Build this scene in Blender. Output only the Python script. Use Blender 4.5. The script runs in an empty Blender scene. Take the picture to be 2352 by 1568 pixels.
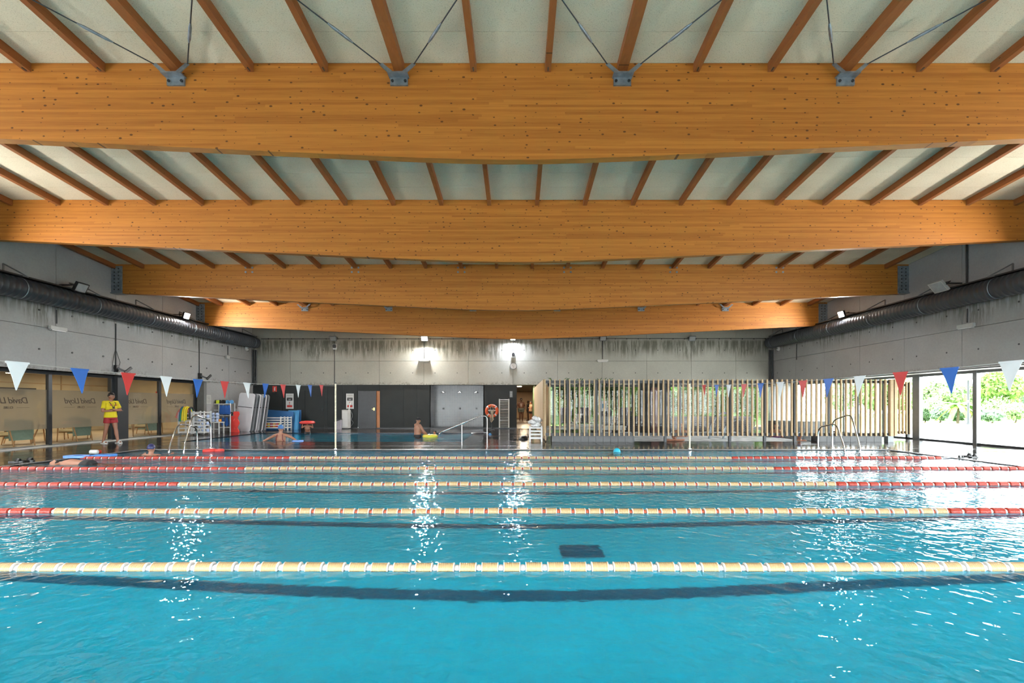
import bpy, bmesh, math, random
from mathutils import Vector, Matrix, noise as mnoise
random.seed(7)
S = bpy.context.scene
C = S.collection
PI = math.pi
# ------------------------------------------------------------------ camera, sky, exposure
# one-point view down the hall: X right, Y into the hall, Z up, pool deck at z = 0, eye 1.36 m above it
FPX, CX, CY, EYE = 1110.7, 1189.0, 927.5, 1.36
cd = bpy.data.cameras.new('camera'); cam = bpy.data.objects.new('camera', cd); C.objects.link(cam)
cam.location = (0, 0, EYE); cam.rotation_euler = (PI/2, 0, 0)
cd.sensor_width = 36.0; cd.lens = 17.0; cd.shift_x = -13/2352; cd.shift_y = 143.5/2352
cd.clip_start = 0.05; cd.clip_end = 300
S.camera = cam
W = bpy.data.worlds.new('overcast_sky'); S.world = W; W.use_nodes = True
bg = W.node_tree.nodes['Background']; bg.inputs[0].default_value = (0.93, 0.97, 1.0, 1); bg.inputs[1].default_value = 5.0
LAMP_SIDE, LAMP_BACK = 55.0, 200.0
S.view_settings.view_transform = 'Standard'; S.view_settings.look = 'None'
S.view_settings.exposure = 2.06; S.view_settings.gamma = 1.0
S.view_settings.use_curve_mapping = False
S.cycles.use_denoising = True
S.cycles.sample_clamp_indirect = 4.0
S.cycles.max_bounces = 7; S.cycles.diffuse_bounces = 3; S.cycles.glossy_bounces = 2; S.cycles.transmission_bounces = 5; S.cycles.transparent_max_bounces = 12
S.cycles.use_adaptive_sampling = True; S.cycles.adaptive_threshold = 0.15; S.cycles.adaptive_min_samples = 16
S.cycles.use_light_tree = True
S.cycles.caustics_reflective = False; S.cycles.caustics_refractive = True

def px(x, d): return (x-CX)*d/FPX              # lateral metres of a picture column at distance d
def pz(y, d): return EYE+(CY-y)*d/FPX          # height of a picture row at distance d
def floor_d(y): return EYE*FPX/(y-CY)          # distance of a deck point

# daylight enters through the glazing on the right and at the back: portals guide the sky sampling
def portal(name, loc, rot, sx, sy):
    l = bpy.data.lights.new(name, 'AREA'); l.shape = 'RECTANGLE'; l.size = sx; l.size_y = sy
    l.cycles.is_portal = True
    o = bpy.data.objects.new(name, l); C.objects.link(o); o.location = loc; o.rotation_euler = rot
portal('window_portal_side', (15.42, 9.5, 1.22), (0, PI/2, 0), 2.5, 25)
portal('window_portal_near', (0, -3.12, 1.22), (PI/2, 0, 0), 30.0, 2.4)
portal('window_portal_back', (8.0, 26.95, 1.22), (-PI/2, 0, 0), 13.0, 2.4)

# ------------------------------------------------------------------ mesh helpers
OFF = {}
def off(o): return OFF.get(o.name, Vector((0, 0, 0)))
def setp(o, label=None, cat=None, group=None, kind=None):
    if label: o['label'] = label
    if cat: o['category'] = cat
    if group: o['group'] = group
    if kind: o['kind'] = kind
    return o
def thing(name, label, cat, loc=(0, 0, 0), group=None, kind=None):
    o = bpy.data.objects.new(name, None); C.objects.link(o); o.location = loc; o.empty_display_size = 0.1
    OFF[o.name] = Vector(loc)
    return setp(o, label, cat, group, kind)
class MB:
    def __init__(s): s.v = []; s.f = []; s.sm = []
    def add(s, vs, fs, smooth=False):
        n = len(s.v); s.v += [tuple(v) for v in vs]
        for f in fs: s.f.append([i+n for i in f]); s.sm.append(smooth)
        return s
    def box(s, x0, x1, y0, y1, z0, z1, rot=None, piv=None):
        vs = [Vector((x, y, z)) for z in (z0, z1) for y in (y0, y1) for x in (x0, x1)]
        if rot is not None:
            c = Vector(piv) if piv else Vector(((x0+x1)/2, (y0+y1)/2, (z0+z1)/2))
            vs = [c+rot @ (v-c) for v in vs]
        return s.add(vs, [(0,2,3,1),(4,5,7,6),(0,1,5,4),(2,6,7,3),(0,4,6,2),(1,3,7,5)])
    def bar(s, a, b, w, h=None):      # rectangular bar from a to b
        a = Vector(a); b = Vector(b); h = h or w
        t = (b-a).normalized(); up = Vector((0,0,1)) if abs(t.z) < 0.95 else Vector((0,1,0))
        u = t.cross(up).normalized()*w/2; v = u.cross(t).normalized()*h/2
        vs = [p+i*u+j*v for p in (a, b) for i, j in ((-1,-1),(1,-1),(1,1),(-1,1))]
        return s.add(vs, [(3,2,1,0),(4,5,6,7),(0,1,5,4),(1,2,6,5),(2,3,7,6),(3,0,4,7)])
    def tube(s, pts, r, n=8, r2=None, caps=True, smooth=True, side=None, rz=None):
        # sweep; r may be a list; rz = list of the second radius (elliptic section), side = first axis
        pts = [Vector(p) for p in pts]; m = len(pts)
        rs = r if isinstance(r, (list, tuple)) else [r+(((r2 if r2 is not None else r)-r)*i/max(1, m-1)) for i in range(m)]
        rb = rz or rs; rings = []; u0 = None
        for i, p in enumerate(pts):
            t = (pts[min(i+1, m-1)]-pts[max(i-1, 0)]).normalized()
            if side is not None: u = Vector(side)
            elif u0 is None: u = Vector((0,0,1)) if abs(t.z) < 0.9 else Vector((1,0,0))
            else: u = u0
            u = (u-t*u.dot(t)).normalized(); u0 = u; w = t.cross(u)
            rings.append([p+u*rs[i]*math.cos(2*PI*k/n)+w*rb[i]*math.sin(2*PI*k/n) for k in range(n)])
        vs = [v for q in rings for v in q]
        fs = [(i*n+k, i*n+(k+1) % n, (i+1)*n+(k+1) % n, (i+1)*n+k) for i in range(m-1) for k in range(n)]
        s.add(vs, fs, smooth)
        if caps: s.add([v for v in rings[0]], [tuple(reversed(range(n)))]); s.add([v for v in rings[-1]], [tuple(range(n))])
        return s
    def cyl(s, a, b, r, n=12, r2=None, smooth=True): return s.tube([a, b], r, n, r2, True, smooth)
    def lathe(s, prof, c=(0,0,0), axis='Z', n=16, smooth=True):
        c = Vector(c); vs = []
        for r, h in prof:
            for k in range(n):
                a = 2*PI*k/n; x, y = r*math.cos(a), r*math.sin(a)
                vs.append(c+Vector({'Z': (x, y, h), 'Y': (x, h, y), 'X': (h, x, y)}[axis]))
        m = len(prof)
        fs = [(i*n+k, i*n+(k+1) % n, (i+1)*n+(k+1) % n, (i+1)*n+k) for i in range(m-1) for k in range(n)]
        s.add(vs, fs, smooth)
        s.add(vs[:n], [tuple(reversed(range(n)))]); s.add(vs[-n:], [tuple(range(n))])
        return s
    def torus(s, c, R, r, axis='Y', n=32, m=10, a0=0, a1=2*PI):
        c = Vector(c); pts = []; full = abs(a1-a0-2*PI) < 1e-4; N = n if full else n+1; vs = []
        for i in range(N):
            a = a0+(a1-a0)*i/n
            for j in range(m):
                b = 2*PI*j/m; q = R+r*math.cos(b); h = r*math.sin(b); x, y = q*math.cos(a), q*math.sin(a)
                vs.append(c+Vector({'Z': (x, y, h), 'Y': (x, h, y), 'X': (h, x, y)}[axis]))
        fs = [((i % N)*m+j, (i % N)*m+(j+1) % m, ((i+1) % N)*m+(j+1) % m, ((i+1) % N)*m+j) for i in range(n) for j in range(m)]
        s.add(vs, fs, True)
        if not full: s.add(vs[:m], [tuple(range(m))]); s.add(vs[-m:], [tuple(range(m))])
        return s
    def ell(s, c, rx, ry, rz, n=12, m=8, rot=None):
        c = Vector(c); vs = []
        for i in range(1, m):
            a = PI*i/m
            for k in range(n):
                b = 2*PI*k/n; v = Vector((rx*math.sin(a)*math.cos(b), ry*math.sin(a)*math.sin(b), rz*math.cos(a)))
                vs.append(c+(rot @ v if rot is not None else v))
        top = Vector((0,0,rz)); bot = Vector((0,0,-rz))
        if rot is not None: top = rot @ top; bot = rot @ bot
        vs += [c+top, c+bot]; T = len(vs)-2
        fs = [((i+1)*n+k, (i+1)*n+(k+1) % n, i*n+(k+1) % n, i*n+k) for i in range(m-2) for k in range(n)]
        fs += [(T, k, (k+1) % n) for k in range(n)]
        fs += [(T+1, (m-2)*n+(k+1) % n, (m-2)*n+k) for k in range(n)]
        return s.add(vs, fs, True)
    def prism(s, poly, axis, a, b, smooth=False):   # polygon given in the two other axes, extruded a..b along axis
        n = len(poly)
        def P(p, h): return {'X': (h, p[0], p[1]), 'Y': (p[0], h, p[1]), 'Z': (p[0], p[1], h)}[axis]
        vs = [P(p, a) for p in poly]+[P(p, b) for p in poly]
        s.add(vs, [tuple(range(n)), tuple(range(2*n-1, n-1, -1))])
        s.add(vs, [(i, n+i, n+(i+1) % n, (i+1) % n) for i in range(n)], smooth)
        return s
    def mesh(s, name, mat, o=Vector((0,0,0))):
        me = bpy.data.meshes.new(name); me.from_pydata([(v[0]-o.x, v[1]-o.y, v[2]-o.z) for v in s.v], [], s.f)
        me.polygons.foreach_set('use_smooth', s.sm)
        bm = bmesh.new(); bm.from_mesh(me); bmesh.ops.recalc_face_normals(bm, faces=bm.faces); bm.to_mesh(me); bm.free()
        me.materials.append(mat); me.update(); return me
    def build(s, name, mat, parent=None, loc=None, bevel=0, rem=0):
        o0 = off(parent) if parent else Vector((0,0,0))
        l = Vector(loc) if loc is not None else o0
        ob = bpy.data.objects.new(name, s.mesh(name, mat, l)); C.objects.link(ob)
        ob.location = l-o0 if parent else l
        if parent: ob.parent = parent
        OFF[ob.name] = l
        if bevel:
            b = ob.modifiers.new('bevel', 'BEVEL'); b.width = bevel; b.segments = 2; b.limit_method = 'ANGLE'
        if rem: remesh(ob, rem)
        return ob
def remesh(ob, vox, it=3):
    m = ob.modifiers.new('r', 'REMESH'); m.mode = 'VOXEL'; m.voxel_size = vox; m.use_smooth_shade = True
    sm = ob.modifiers.new('s', 'SMOOTH'); sm.factor = 0.5; sm.iterations = it
    dg = bpy.context.evaluated_depsgraph_get(); dg.update()
    me = bpy.data.meshes.new_from_object(ob.evaluated_get(dg)); old = ob.data
    ob.modifiers.clear(); mats = [x for x in old.materials]; ob.data = me
    if not me.materials: me.materials.append(mats[0])
    me.polygons.foreach_set('use_smooth', [True]*len(me.polygons))
def single(mb, name, mat, label, cat, loc, group=None, kind=None, bevel=0):
    return setp(mb.build(name, mat, None, loc, bevel), label, cat, group, kind)
def share(me, name, parent, loc, rot=None, scale=None):   # another object using the same mesh
    o = bpy.data.objects.new(name, me); C.objects.link(o); o.parent = parent; o.location = loc
    if rot is not None: o.rotation_euler = rot
    if scale is not None: o.scale = scale
    return o
def dup(root, loc, rotz=0, label=None, group=None):
    def cp(o, p):
        c = o.copy(); C.objects.link(c); c.parent = p
        for ch in o.children: cp(ch, c)
        return c
    r = cp(root, None); r.location = loc; r.rotation_euler = (0, 0, rotz); OFF[r.name] = Vector(loc)
    setp(r, label, None, group); return r
ORD = ['first','second','third','fourth','fifth','sixth','seventh','eighth','ninth','tenth','eleventh','twelfth','thirteenth',
       'fourteenth','fifteenth','sixteenth','seventeenth','eighteenth','nineteenth','twentieth','twenty-first','twenty-second','twenty-third','twenty-fourth']

# ------------------------------------------------------------------ materials
class NT:
    def __init__(s, name):
        s.m = bpy.data.materials.new(name); s.m.use_nodes = True; s.t = s.m.node_tree; s.n = s.t.nodes
        s.b = s.n['Principled BSDF']; s.out = s.n['Material Output']
    def new(s, typ, **k):
        x = s.n.new(typ)
        for a, v in k.items(): setattr(x, a, v)
        return x
    def link(s, a, b): s.t.links.new(a, b)
    def put(s, sock, v):
        if hasattr(v, 'links') or isinstance(v, bpy.types.NodeSocket): s.link(v, sock)
        else: sock.default_value = v
    def math(s, op, a, b=0.0, c=None):
        x = s.new('ShaderNodeMath', operation=op); s.put(x.inputs[0], a); s.put(x.inputs[1], b)
        if c is not None: s.put(x.inputs[2], c)
        return x.outputs[0]
    def co(s, scale=(1,1,1), kind='Object'):
        t = s.new('ShaderNodeTexCoord'); mp = s.new('ShaderNodeMapping'); mp.inputs['Scale'].default_value = scale
        s.link(t.outputs[kind], mp.inputs[0]); return mp.outputs[0]
    def noise(s, v, scale, detail=3, rough=0.5, dist=0):
        x = s.new('ShaderNodeTexNoise'); s.link(v, x.inputs['Vector']); x.inputs['Scale'].default_value = scale
        x.inputs['Detail'].default_value = detail; x.inputs['Roughness'].default_value = rough; x.inputs['Distortion'].default_value = dist
        return x.outputs['Fac']
    def ramp(s, f, stops):
        x = s.new('ShaderNodeValToRGB'); s.link(f, x.inputs[0]); e = x.color_ramp.elements
        while len(e) < len(stops): e.new(0.5)
        for i, (p, c) in enumerate(stops):
            e[i].position = p; e[i].color = (*c, 1) if len(c) == 3 else c
        return x.outputs[0]
    def step(s, f, a, b):
        x = s.new('ShaderNodeMapRange', interpolation_type='SMOOTHSTEP'); s.link(f, x.inputs[0])
        x.inputs[1].default_value = a; x.inputs[2].default_value = b; return x.outputs[0]
    def mix(s, f, a, b, mode='MIX'):
        x = s.new('ShaderNodeMix', data_type='RGBA', blend_type=mode); s.put(x.inputs[0], f)
        for sock, v in ((x.inputs[6], a), (x.inputs[7], b)):
            if isinstance(v, tuple): sock.default_value = (*v, 1)
            else: s.link(v, sock)
        return x.outputs[2]
    def bump(s, h, strength=0.3, dist=0.01):
        x = s.new('ShaderNodeBump'); s.link(h, x.inputs['Height']); x.inputs['Strength'].default_value = strength
        x.inputs['Distance'].default_value = dist; s.link(x.outputs[0], s.b.inputs['Normal']); return x.outputs[0]
    def fres(s, ior):     # the same reflectance from either side of a thin sheet
        g = s.new('ShaderNodeNewGeometry'); x = s.new('ShaderNodeFresnel')
        s.link(s.math('ADD', ior, s.math('MULTIPLY', g.outputs['Backfacing'], 1/ior-ior)), x.inputs['IOR']); return x
def plain(name, col, rough=0.5, metal=0.0, var=0.08, scale=6.0, bump=0.0):
    t = NT(name); f = t.noise(t.co(), scale, 4)
    lo = tuple(max(0, c*(1-var)) for c in col); hi = tuple(min(1, c*(1+var)) for c in col)
    t.link(t.ramp(f, [(0.3, lo), (0.7, hi)]), t.b.inputs['Base Color'])
    t.b.inputs['Roughness'].default_value = rough; t.b.inputs['Metallic'].default_value = metal
    if bump: t.bump(t.noise(t.co(), scale*8, 3), bump, 0.01)
    return t.m
def emit(name, col, strength):
    t = NT(name); t.b.inputs['Base Color'].default_value = (*col, 1)
    t.b.inputs['Emission Color'].default_value = (*col, 1); t.b.inputs['Emission Strength'].default_value = strength; return t.m
def timber(name, c0, c1, along='X', across='Z', strip=0.042, knots=1.0):
    t = NT(name); tc = t.new('ShaderNodeTexCoord'); sp = t.new('ShaderNodeSeparateXYZ'); t.link(tc.outputs['Object'], sp.inputs[0])
    oi = t.new('ShaderNodeObjectInfo')
    a = t.math('ADD', sp.outputs[along], t.math('MULTIPLY', oi.outputs['Random'], 37.0)); z = sp.outputs[across]
    third = sp.outputs[{'XZ': 'Y', 'YZ': 'X'}[along+across]]
    row = t.math('FLOOR', t.math('DIVIDE', z, strip))
    wn = t.new('ShaderNodeTexWhiteNoise', noise_dimensions='1D'); t.link(row, wn.inputs['W'])
    seg = t.math('FLOOR', t.math('DIVIDE', t.math('ADD', a, t.math('MULTIPLY', wn.outputs['Value'], 5.0)), 4.2))
    cv = t.new('ShaderNodeCombineXYZ'); t.link(row, cv.inputs[0]); t.link(seg, cv.inputs[1])
    w2 = t.new('ShaderNodeTexWhiteNoise', noise_dimensions='2D'); t.link(cv.outputs[0], w2.inputs['Vector'])
    gv = t.new('ShaderNodeCombineXYZ'); t.link(t.math('MULTIPLY', a, 1.2), gv.inputs[0]); t.link(t.math('MULTIPLY', z, 55.0), gv.inputs[1])
    t.link(t.math('MULTIPLY', third, 20.0), gv.inputs[2])
    g = t.noise(gv.outputs[0], 1.0, 4, 0.6, 0.3)
    col = t.ramp(t.math('ADD', t.math('MULTIPLY', w2.outputs['Value'], 0.30), t.math('MULTIPLY', g, 0.70)), [(0.18, c0), (0.72, c1)])
    kv = t.new('ShaderNodeCombineXYZ'); t.link(t.math('MULTIPLY', a, 5.4), kv.inputs[0]); t.link(t.math('MULTIPLY', z, 9.0), kv.inputs[1]); t.link(t.math('MULTIPLY', third, 4.0), kv.inputs[2])
    vo = t.new('ShaderNodeTexVoronoi', voronoi_dimensions='2D'); t.link(kv.outputs[0], vo.inputs['Vector']); vo.inputs['Scale'].default_value = 1.0
    rnd = t.new('ShaderNodeSeparateColor'); t.link(vo.outputs['Color'], rnd.inputs[0])
    size = t.math('MULTIPLY', t.math('POWER', rnd.outputs[0], 2.0), 0.15*knots)
    k = t.math('SUBTRACT', 1.0, t.step(t.math('SUBTRACT', vo.outputs['Distance'], size), -0.03, 0.03))
    k = t.math('MULTIPLY', k, t.math('GREATER_THAN', rnd.outputs[1], 0.30))
    t.link(t.mix(t.math('MULTIPLY', k, 0.85), col, (0.06, 0.022, 0.008)), t.b.inputs['Base Color'])
    t.b.inputs['Roughness'].default_value = 0.55; t.b.inputs['Specular IOR Level'].default_value = 0.3
    t.bump(g, 0.08, 0.004); return t.m
def concrete(name, col=(0.40, 0.40, 0.37), axis='X', stain=1.0):
    t = NT(name); v = t.co()
    big = t.noise(v, 0.55, 4, 0.6); fine = t.noise(v, 14, 5, 0.65)
    base = t.ramp(t.math('ADD', t.math('MULTIPLY', big, 0.65), t.math('MULTIPLY', fine, 0.35)),
                  [(0.28, tuple(c*0.80 for c in col)), (0.55, col), (0.75, tuple(min(1, c*1.14) for c in col))])
    tc = t.new('ShaderNodeTexCoord'); sp = t.new('ShaderNodeSeparateXYZ'); t.link(tc.outputs['Object'], sp.inputs[0])
    h = sp.outputs[axis]; z = sp.outputs['Z']
    # weathering runs below the roof line: long vertical drips
    def drips(freq, zs):
        q = t.new('ShaderNodeCombineXYZ'); t.link(t.math('MULTIPLY', h, freq), q.inputs[0]); t.link(t.math('MULTIPLY', z, zs), q.inputs[1]); return q.outputs[0]
    d1 = t.noise(drips(7.0, 0.5), 1.0, 4, 0.75); reach = t.noise(drips(0.55, 0.12), 1.0, 3, 0.7)
    top = t.step(t.math('ADD', z, t.math('MULTIPLY', t.math('SUBTRACT', reach, 0.5), 2.6)), 3.85, 4.55)
    top = t.math('MULTIPLY', top, t.math('SUBTRACT', 1.0, t.step(z, 4.78, 5.0)))
    m1 = t.math('MULTIPLY', t.math('MULTIPLY', top, t.step(d1, 0.42, 0.55)), 0.80*stain)
    col1 = t.mix(m1, base, (0.085, 0.085, 0.062))
    # crumbling, dirty lower edge
    low = t.math('SUBTRACT', 1.0, t.step(t.math('ADD', z, t.math('MULTIPLY', t.math('SUBTRACT', t.noise(v, 1.6, 4, 0.7), 0.5), 0.7)), 2.42, 2.62))
    low = t.math('MULTIPLY', low, t.step(z, 2.30, 2.40))
    m2 = t.math('MULTIPLY', t.math('MULTIPLY', low, t.step(t.noise(v, 9.0, 4, 0.7), 0.48, 0.56)), 0.6*stain)
    col2 = t.mix(m2, col1, (0.10, 0.095, 0.075))
    t.link(col2, t.b.inputs['Base Color']); t.b.inputs['Roughness'].default_value = 0.75
    t.bump(fine, 0.15, 0.01); return t.m
M = {}
M['glulam'] = timber('glulam_timber', (0.27, 0.088, 0.012), (0.47, 0.185, 0.030))
M['rafter'] = timber('rafter_timber', (0.20, 0.062, 0.017), (0.31, 0.11, 0.030), 'Y', 'Z', 0.2, 0.6)
M['conc'] = concrete('fair_faced_concrete', (0.315, 0.315, 0.275))
M['conc_side'] = concrete('side_wall_concrete', (0.315, 0.315, 0.31), 'Y', 0.9)
t = NT('wood_wool_board'); v = t.co()
f = t.noise(v, 60, 4, 0.8); g = t.noise(v, 1.2, 3)
t.link(t.mix(t.step(f, 0.50, 0.75), t.ramp(g, [(0.3, (0.57, 0.50, 0.35)), (0.7, (0.64, 0.57, 0.415))]), (0.27, 0.24, 0.17)), t.b.inputs['Base Color'])
t.b.inputs['Roughness'].default_value = 0.9; t.bump(f, 0.3, 0.01); M['ceil'] = t.m
M['grout'] = plain('dark_grout', (0.025, 0.023, 0.022), 0.7)
t = NT('wet_deck_tile'); v = t.co()
oi = t.new('ShaderNodeObjectInfo'); f = t.noise(t.co((1, 1, 1)), 1.3, 4, 0.6)
t.link(t.ramp(t.math('ADD', t.math('MULTIPLY', oi.outputs['Random'], 0.25), t.math('MULTIPLY', f, 0.75)), [(0.3, (0.015, 0.012, 0.011)), (0.7, (0.032, 0.027, 0.024))]), t.b.inputs['Base Color'])
w = t.noise(v, 0.9, 3, 0.6); t.link(t.ramp(w, [(0.35, (0.07,)*3), (0.65, (0.20,)*3)]), t.b.inputs['Roughness'])
t.bump(t.noise(v, 5, 4, 0.6), 0.06, 0.01); M['tile'] = t.m
t = NT('pool_tile'); br = t.new('ShaderNodeTexBrick'); t.link(t.co(), br.inputs['Vector']); br.offset = 0
for k, val in (('Color1', (0.015, 0.66, 0.94, 1)), ('Color2', (0.02, 0.68, 0.95, 1)), ('Mortar', (0.06, 0.70, 0.94, 1))): br.inputs[k].default_value = val
br.inputs['Scale'].default_value = 1.0; br.inputs['Brick Width'].default_value = 0.25; br.inputs['Row Height'].default_value = 0.125; br.inputs['Mortar Size'].default_value = 0.003
t.link(br.outputs[0], t.b.inputs['Base Color']); t.b.inputs['Roughness'].default_value = 0.4; M['pooltile'] = t.m
M['lane_mark'] = plain('lane_mark_tile', (0.0, 0.15, 0.28), 0.4)
def water(name, s1, a1, s2, a2, tint, rough=0.02):
    t = NT(name); t.n.remove(t.b)
    v = t.co((1, 1, 1)); v2 = t.co((0.55, 1.0, 1))
    h = t.math('ADD', t.math('MULTIPLY', t.noise(v2, s1, 2, 0.5, 0.4), a1), t.math('MULTIPLY', t.noise(v, s2, 1.5, 0.5, 0.3), a2))
    # calm and rippled patches
    h = t.math('MULTIPLY', h, t.math('ADD', 0.45, t.noise(t.co((0.6, 1, 1)), 0.22, 2)))
    b = t.new('ShaderNodeBump'); t.link(h, b.inputs['Height']); b.inputs['Strength'].default_value = 1.0; b.inputs['Distance'].default_value = 1.0
    fr = t.fres(1.33); t.link(b.outputs[0], fr.inputs['Normal'])
    gl = t.new('ShaderNodeBsdfGlossy'); gl.inputs['Roughness'].default_value = rough; t.link(b.outputs[0], gl.inputs['Normal'])
    tr = t.new('ShaderNodeBsdfTransparent'); tr.inputs['Color'].default_value = (*tint, 1)
    rf = t.new('ShaderNodeBsdfRefraction'); rf.inputs['Color'].default_value = (*tint, 1); rf.inputs['IOR'].default_value = 1.33; rf.inputs['Roughness'].default_value = 0.10
    b2 = t.new('ShaderNodeBump'); t.link(h, b2.inputs['Height']); b2.inputs['Strength'].default_value = 0.12; b2.inputs['Distance'].default_value = 1.0; t.link(b2.outputs[0], rf.inputs['Normal'])
    m0 = t.new('ShaderNodeMixShader'); m0.inputs[0].default_value = REFR; t.link(tr.outputs[0], m0.inputs[1]); t.link(rf.outputs[0], m0.inputs[2])
    mx = t.new('ShaderNodeMixShader'); t.link(fr.outputs[0], mx.inputs[0]); t.link(m0.outputs[0], mx.inputs[1]); t.link(gl.outputs[0], mx.inputs[2])
    t.link(mx.outputs[0], t.out.inputs['Surface']); return t.m
REFR = 1.0
M['water'] = water('pool_water', 1.8, 0.024, 8.5, 0.0140, (0.78, 0.98, 1.0), 0.004)
M['water2'] = water('calm_water', 2.0, 0.020, 8.0, 0.0060, (0.66, 0.92, 0.98))
def pane(name, tint=(0.93, 0.96, 0.95)):
    t = NT(name); t.n.remove(t.b)
    fr = t.fres(1.35)
    gl = t.new('ShaderNodeBsdfGlossy'); gl.inputs['Roughness'].default_value = 0.01
    tr = t.new('ShaderNodeBsdfTransparent'); tr.inputs['Color'].default_value = (*tint, 1)
    mx = t.new('ShaderNodeMixShader'); t.link(fr.outputs[0], mx.inputs[0]); t.link(tr.outputs[0], mx.inputs[1]); t.link(gl.outputs[0], mx.inputs[2])
    t.link(mx.outputs[0], t.out.inputs['Surface']); return t.m
M['glass'] = pane('window_glass')
t = NT('frosted_film'); t.n.remove(t.b)
tl = t.new('ShaderNodeBsdfTranslucent'); tl.inputs[0].default_value = (0.55, 0.53, 0.48, 1)
df = t.new('ShaderNodeBsdfDiffuse'); df.inputs[0].default_value = (0.26, 0.255, 0.235, 1)
tr = t.new('ShaderNodeBsdfTransparent'); tr.inputs[0].default_value = (0.9, 0.87, 0.8, 1)
m1 = t.new('ShaderNodeMixShader'); t.link(t.ramp(t.noise(t.co(), 3, 3), [(0.3, (0.52,)*3), (0.7, (0.58,)*3)]), m1.inputs[0]); t.link(tl.outputs[0], m1.inputs[1]); t.link(df.outputs[0], m1.inputs[2])
m2 = t.new('ShaderNodeMixShader'); m2.inputs[0].default_value = 0.26; t.link(m1.outputs[0], m2.inputs[1]); t.link(tr.outputs[0], m2.inputs[2])
gl = t.new('ShaderNodeBsdfGlossy'); gl.inputs['Roughness'].default_value = 0.06; fr = t.fres(1.3)
m3 = t.new('ShaderNodeMixShader'); t.link(fr.outputs[0], m3.inputs[0]); t.link(m2.outputs[0], m3.inputs[1]); t.link(gl.outputs[0], m3.inputs[2])
t.link(m3.outputs[0], t.out.inputs['Surface']); M['film'] = t.m
M['dark_panel'] = plain('dark_cladding', (0.028, 0.032, 0.032), 0.55, 0, 0.10, 1.5); M['dark_panel'].node_tree.nodes['Principled BSDF'].inputs['Specular IOR Level'].default_value = 0.18
M['dark_frame'] = plain('dark_steel', (0.030, 0.033, 0.036), 0.4, 0.3)
M['grey_steel'] = plain('grey_painted_steel', (0.16, 0.17, 0.175), 0.4, 0.3)
M['duct'] = plain('dark_grey_duct', (0.060, 0.066, 0.078), 0.35, 0.35, 0.06, 2)
M['galv'] = plain('galvanised_steel', (0.24, 0.28, 0.31), 0.45, 0.7, 0.25, 9)
M['chrome'] = plain('polished_steel', (0.75, 0.76, 0.77), 0.12, 1.0, 0.02)
M['white'] = plain('white_plastic', (0.55, 0.56, 0.55), 0.4, 0, 0.03)
M['offwhite'] = plain('off_white_paint', (0.42, 0.42, 0.40), 0.5, 0, 0.04)
M['black'] = plain('black_plastic', (0.012, 0.012, 0.013), 0.4)
M['cable'] = plain('dark_cable', (0.03, 0.03, 0.03), 0.5)
M['tan'] = plain('cream_float', (0.46, 0.32, 0.16), 0.38, 0, 0.06, 3)
M['fl_red'] = plain('red_float', (0.36, 0.028, 0.012), 0.38, 0, 0.08, 3)
M['fl_white'] = plain('white_float', (0.60, 0.58, 0.55), 0.35, 0, 0.04)
M['fl_orange'] = plain('orange_spacer', (0.45, 0.09, 0.04), 0.4, 0, 0.08)
M['fg_white'] = plain('white_pennant', (0.60, 0.63, 0.64), 0.6, 0, 0.04)
M['fg_blue'] = plain('blue_pennant', (0.008, 0.10, 0.40), 0.55, 0, 0.06)
M['fg_red'] = plain('red_pennant', (0.48, 0.02, 0.017), 0.55, 0, 0.06)
M['slat'] = timber('pale_slat_timber', (0.36, 0.25, 0.13), (0.52, 0.38, 0.23), 'X', 'Z', 3.0, 0.2)
M['skin'] = plain('skin', (0.36, 0.175, 0.11), 0.5, 0, 0.08)
M['skin_tan'] = plain('tanned_skin', (0.28, 0.122, 0.072), 0.5, 0, 0.08)
M['skin_dark'] = plain('brown_skin', (0.06, 0.026, 0.017), 0.5, 0, 0.08)
M['hair'] = plain('dark_hair', (0.010, 0.008, 0.007), 0.5, 0, 0.2, 40)
# ------------------------------------------------------------------ the setting
XL, XR, YB, YN = -14.7, 14.15, 26.8, -3.0      # concrete faces of the hall
GL, GR = -15.2, 15.3                           # glazing planes left and right
ZS, ZJ = 2.42, 3.74                            # underside of the concrete, joint between the two panel rows
WATER = -0.02
PX0, PX1, PY0, PY1 = -11.2, 11.0, 1.7, 14.4    # main pool
QX0, QX1, QY0, QY1 = -12.2, -2.0, 17.5, 22.85  # teaching pool
SX0, SX1, SY0, SY1 = 4.2, 10.75, 17.75, 24.0   # spa pool behind the screen
def zc(y): return 7.986-0.09*y                 # roof lining, falling towards the back wall
def struct(mb, name, mat, label, cat, **k): return single(mb, name, mat, label, cat, (0, 0, 0), kind='structure', **k)

# --- deck: a dark bed with the wet tiles laid on it
mb = MB()
def ring(mb, x0, x1, y0, y1, holes, z0, z1):
    ys = sorted({y0, y1, *[h[2] for h in holes], *[h[3] for h in holes]})
    for a, b in zip(ys, ys[1:]):
        xs = [x0]
        for h in sorted(holes):
            if h[2] <= a+1e-6 and h[3] >= b-1e-6: xs += [h[0], h[1]]
        xs.append(x1)
        for i in range(0, len(xs), 2):
            if xs[i+1]-xs[i] > 1e-4: mb.box(xs[i], xs[i+1], a, b, z0, z1)
HOLES = [(PX0, PX1, PY0, PY1), (QX0, QX1, QY0, QY1), (SX0, SX1, SY0, SY1)]
ring(mb, -15.4, 15.5, YN, 27.2, HOLES, -0.3, -0.012)
floor = struct(mb, 'floor', M['grout'], 'wet dark tiled deck around the pools', 'floor')
TW, TD = 0.6, 0.577
def tile_mesh(w, d):
    return MB().box(-w/2+.004, w/2-.004, -d/2+.004, d/2-.004, -0.012, 0).mesh('deck_tile', M['tile'])
tm = tile_mesh(TW, TD)
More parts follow.
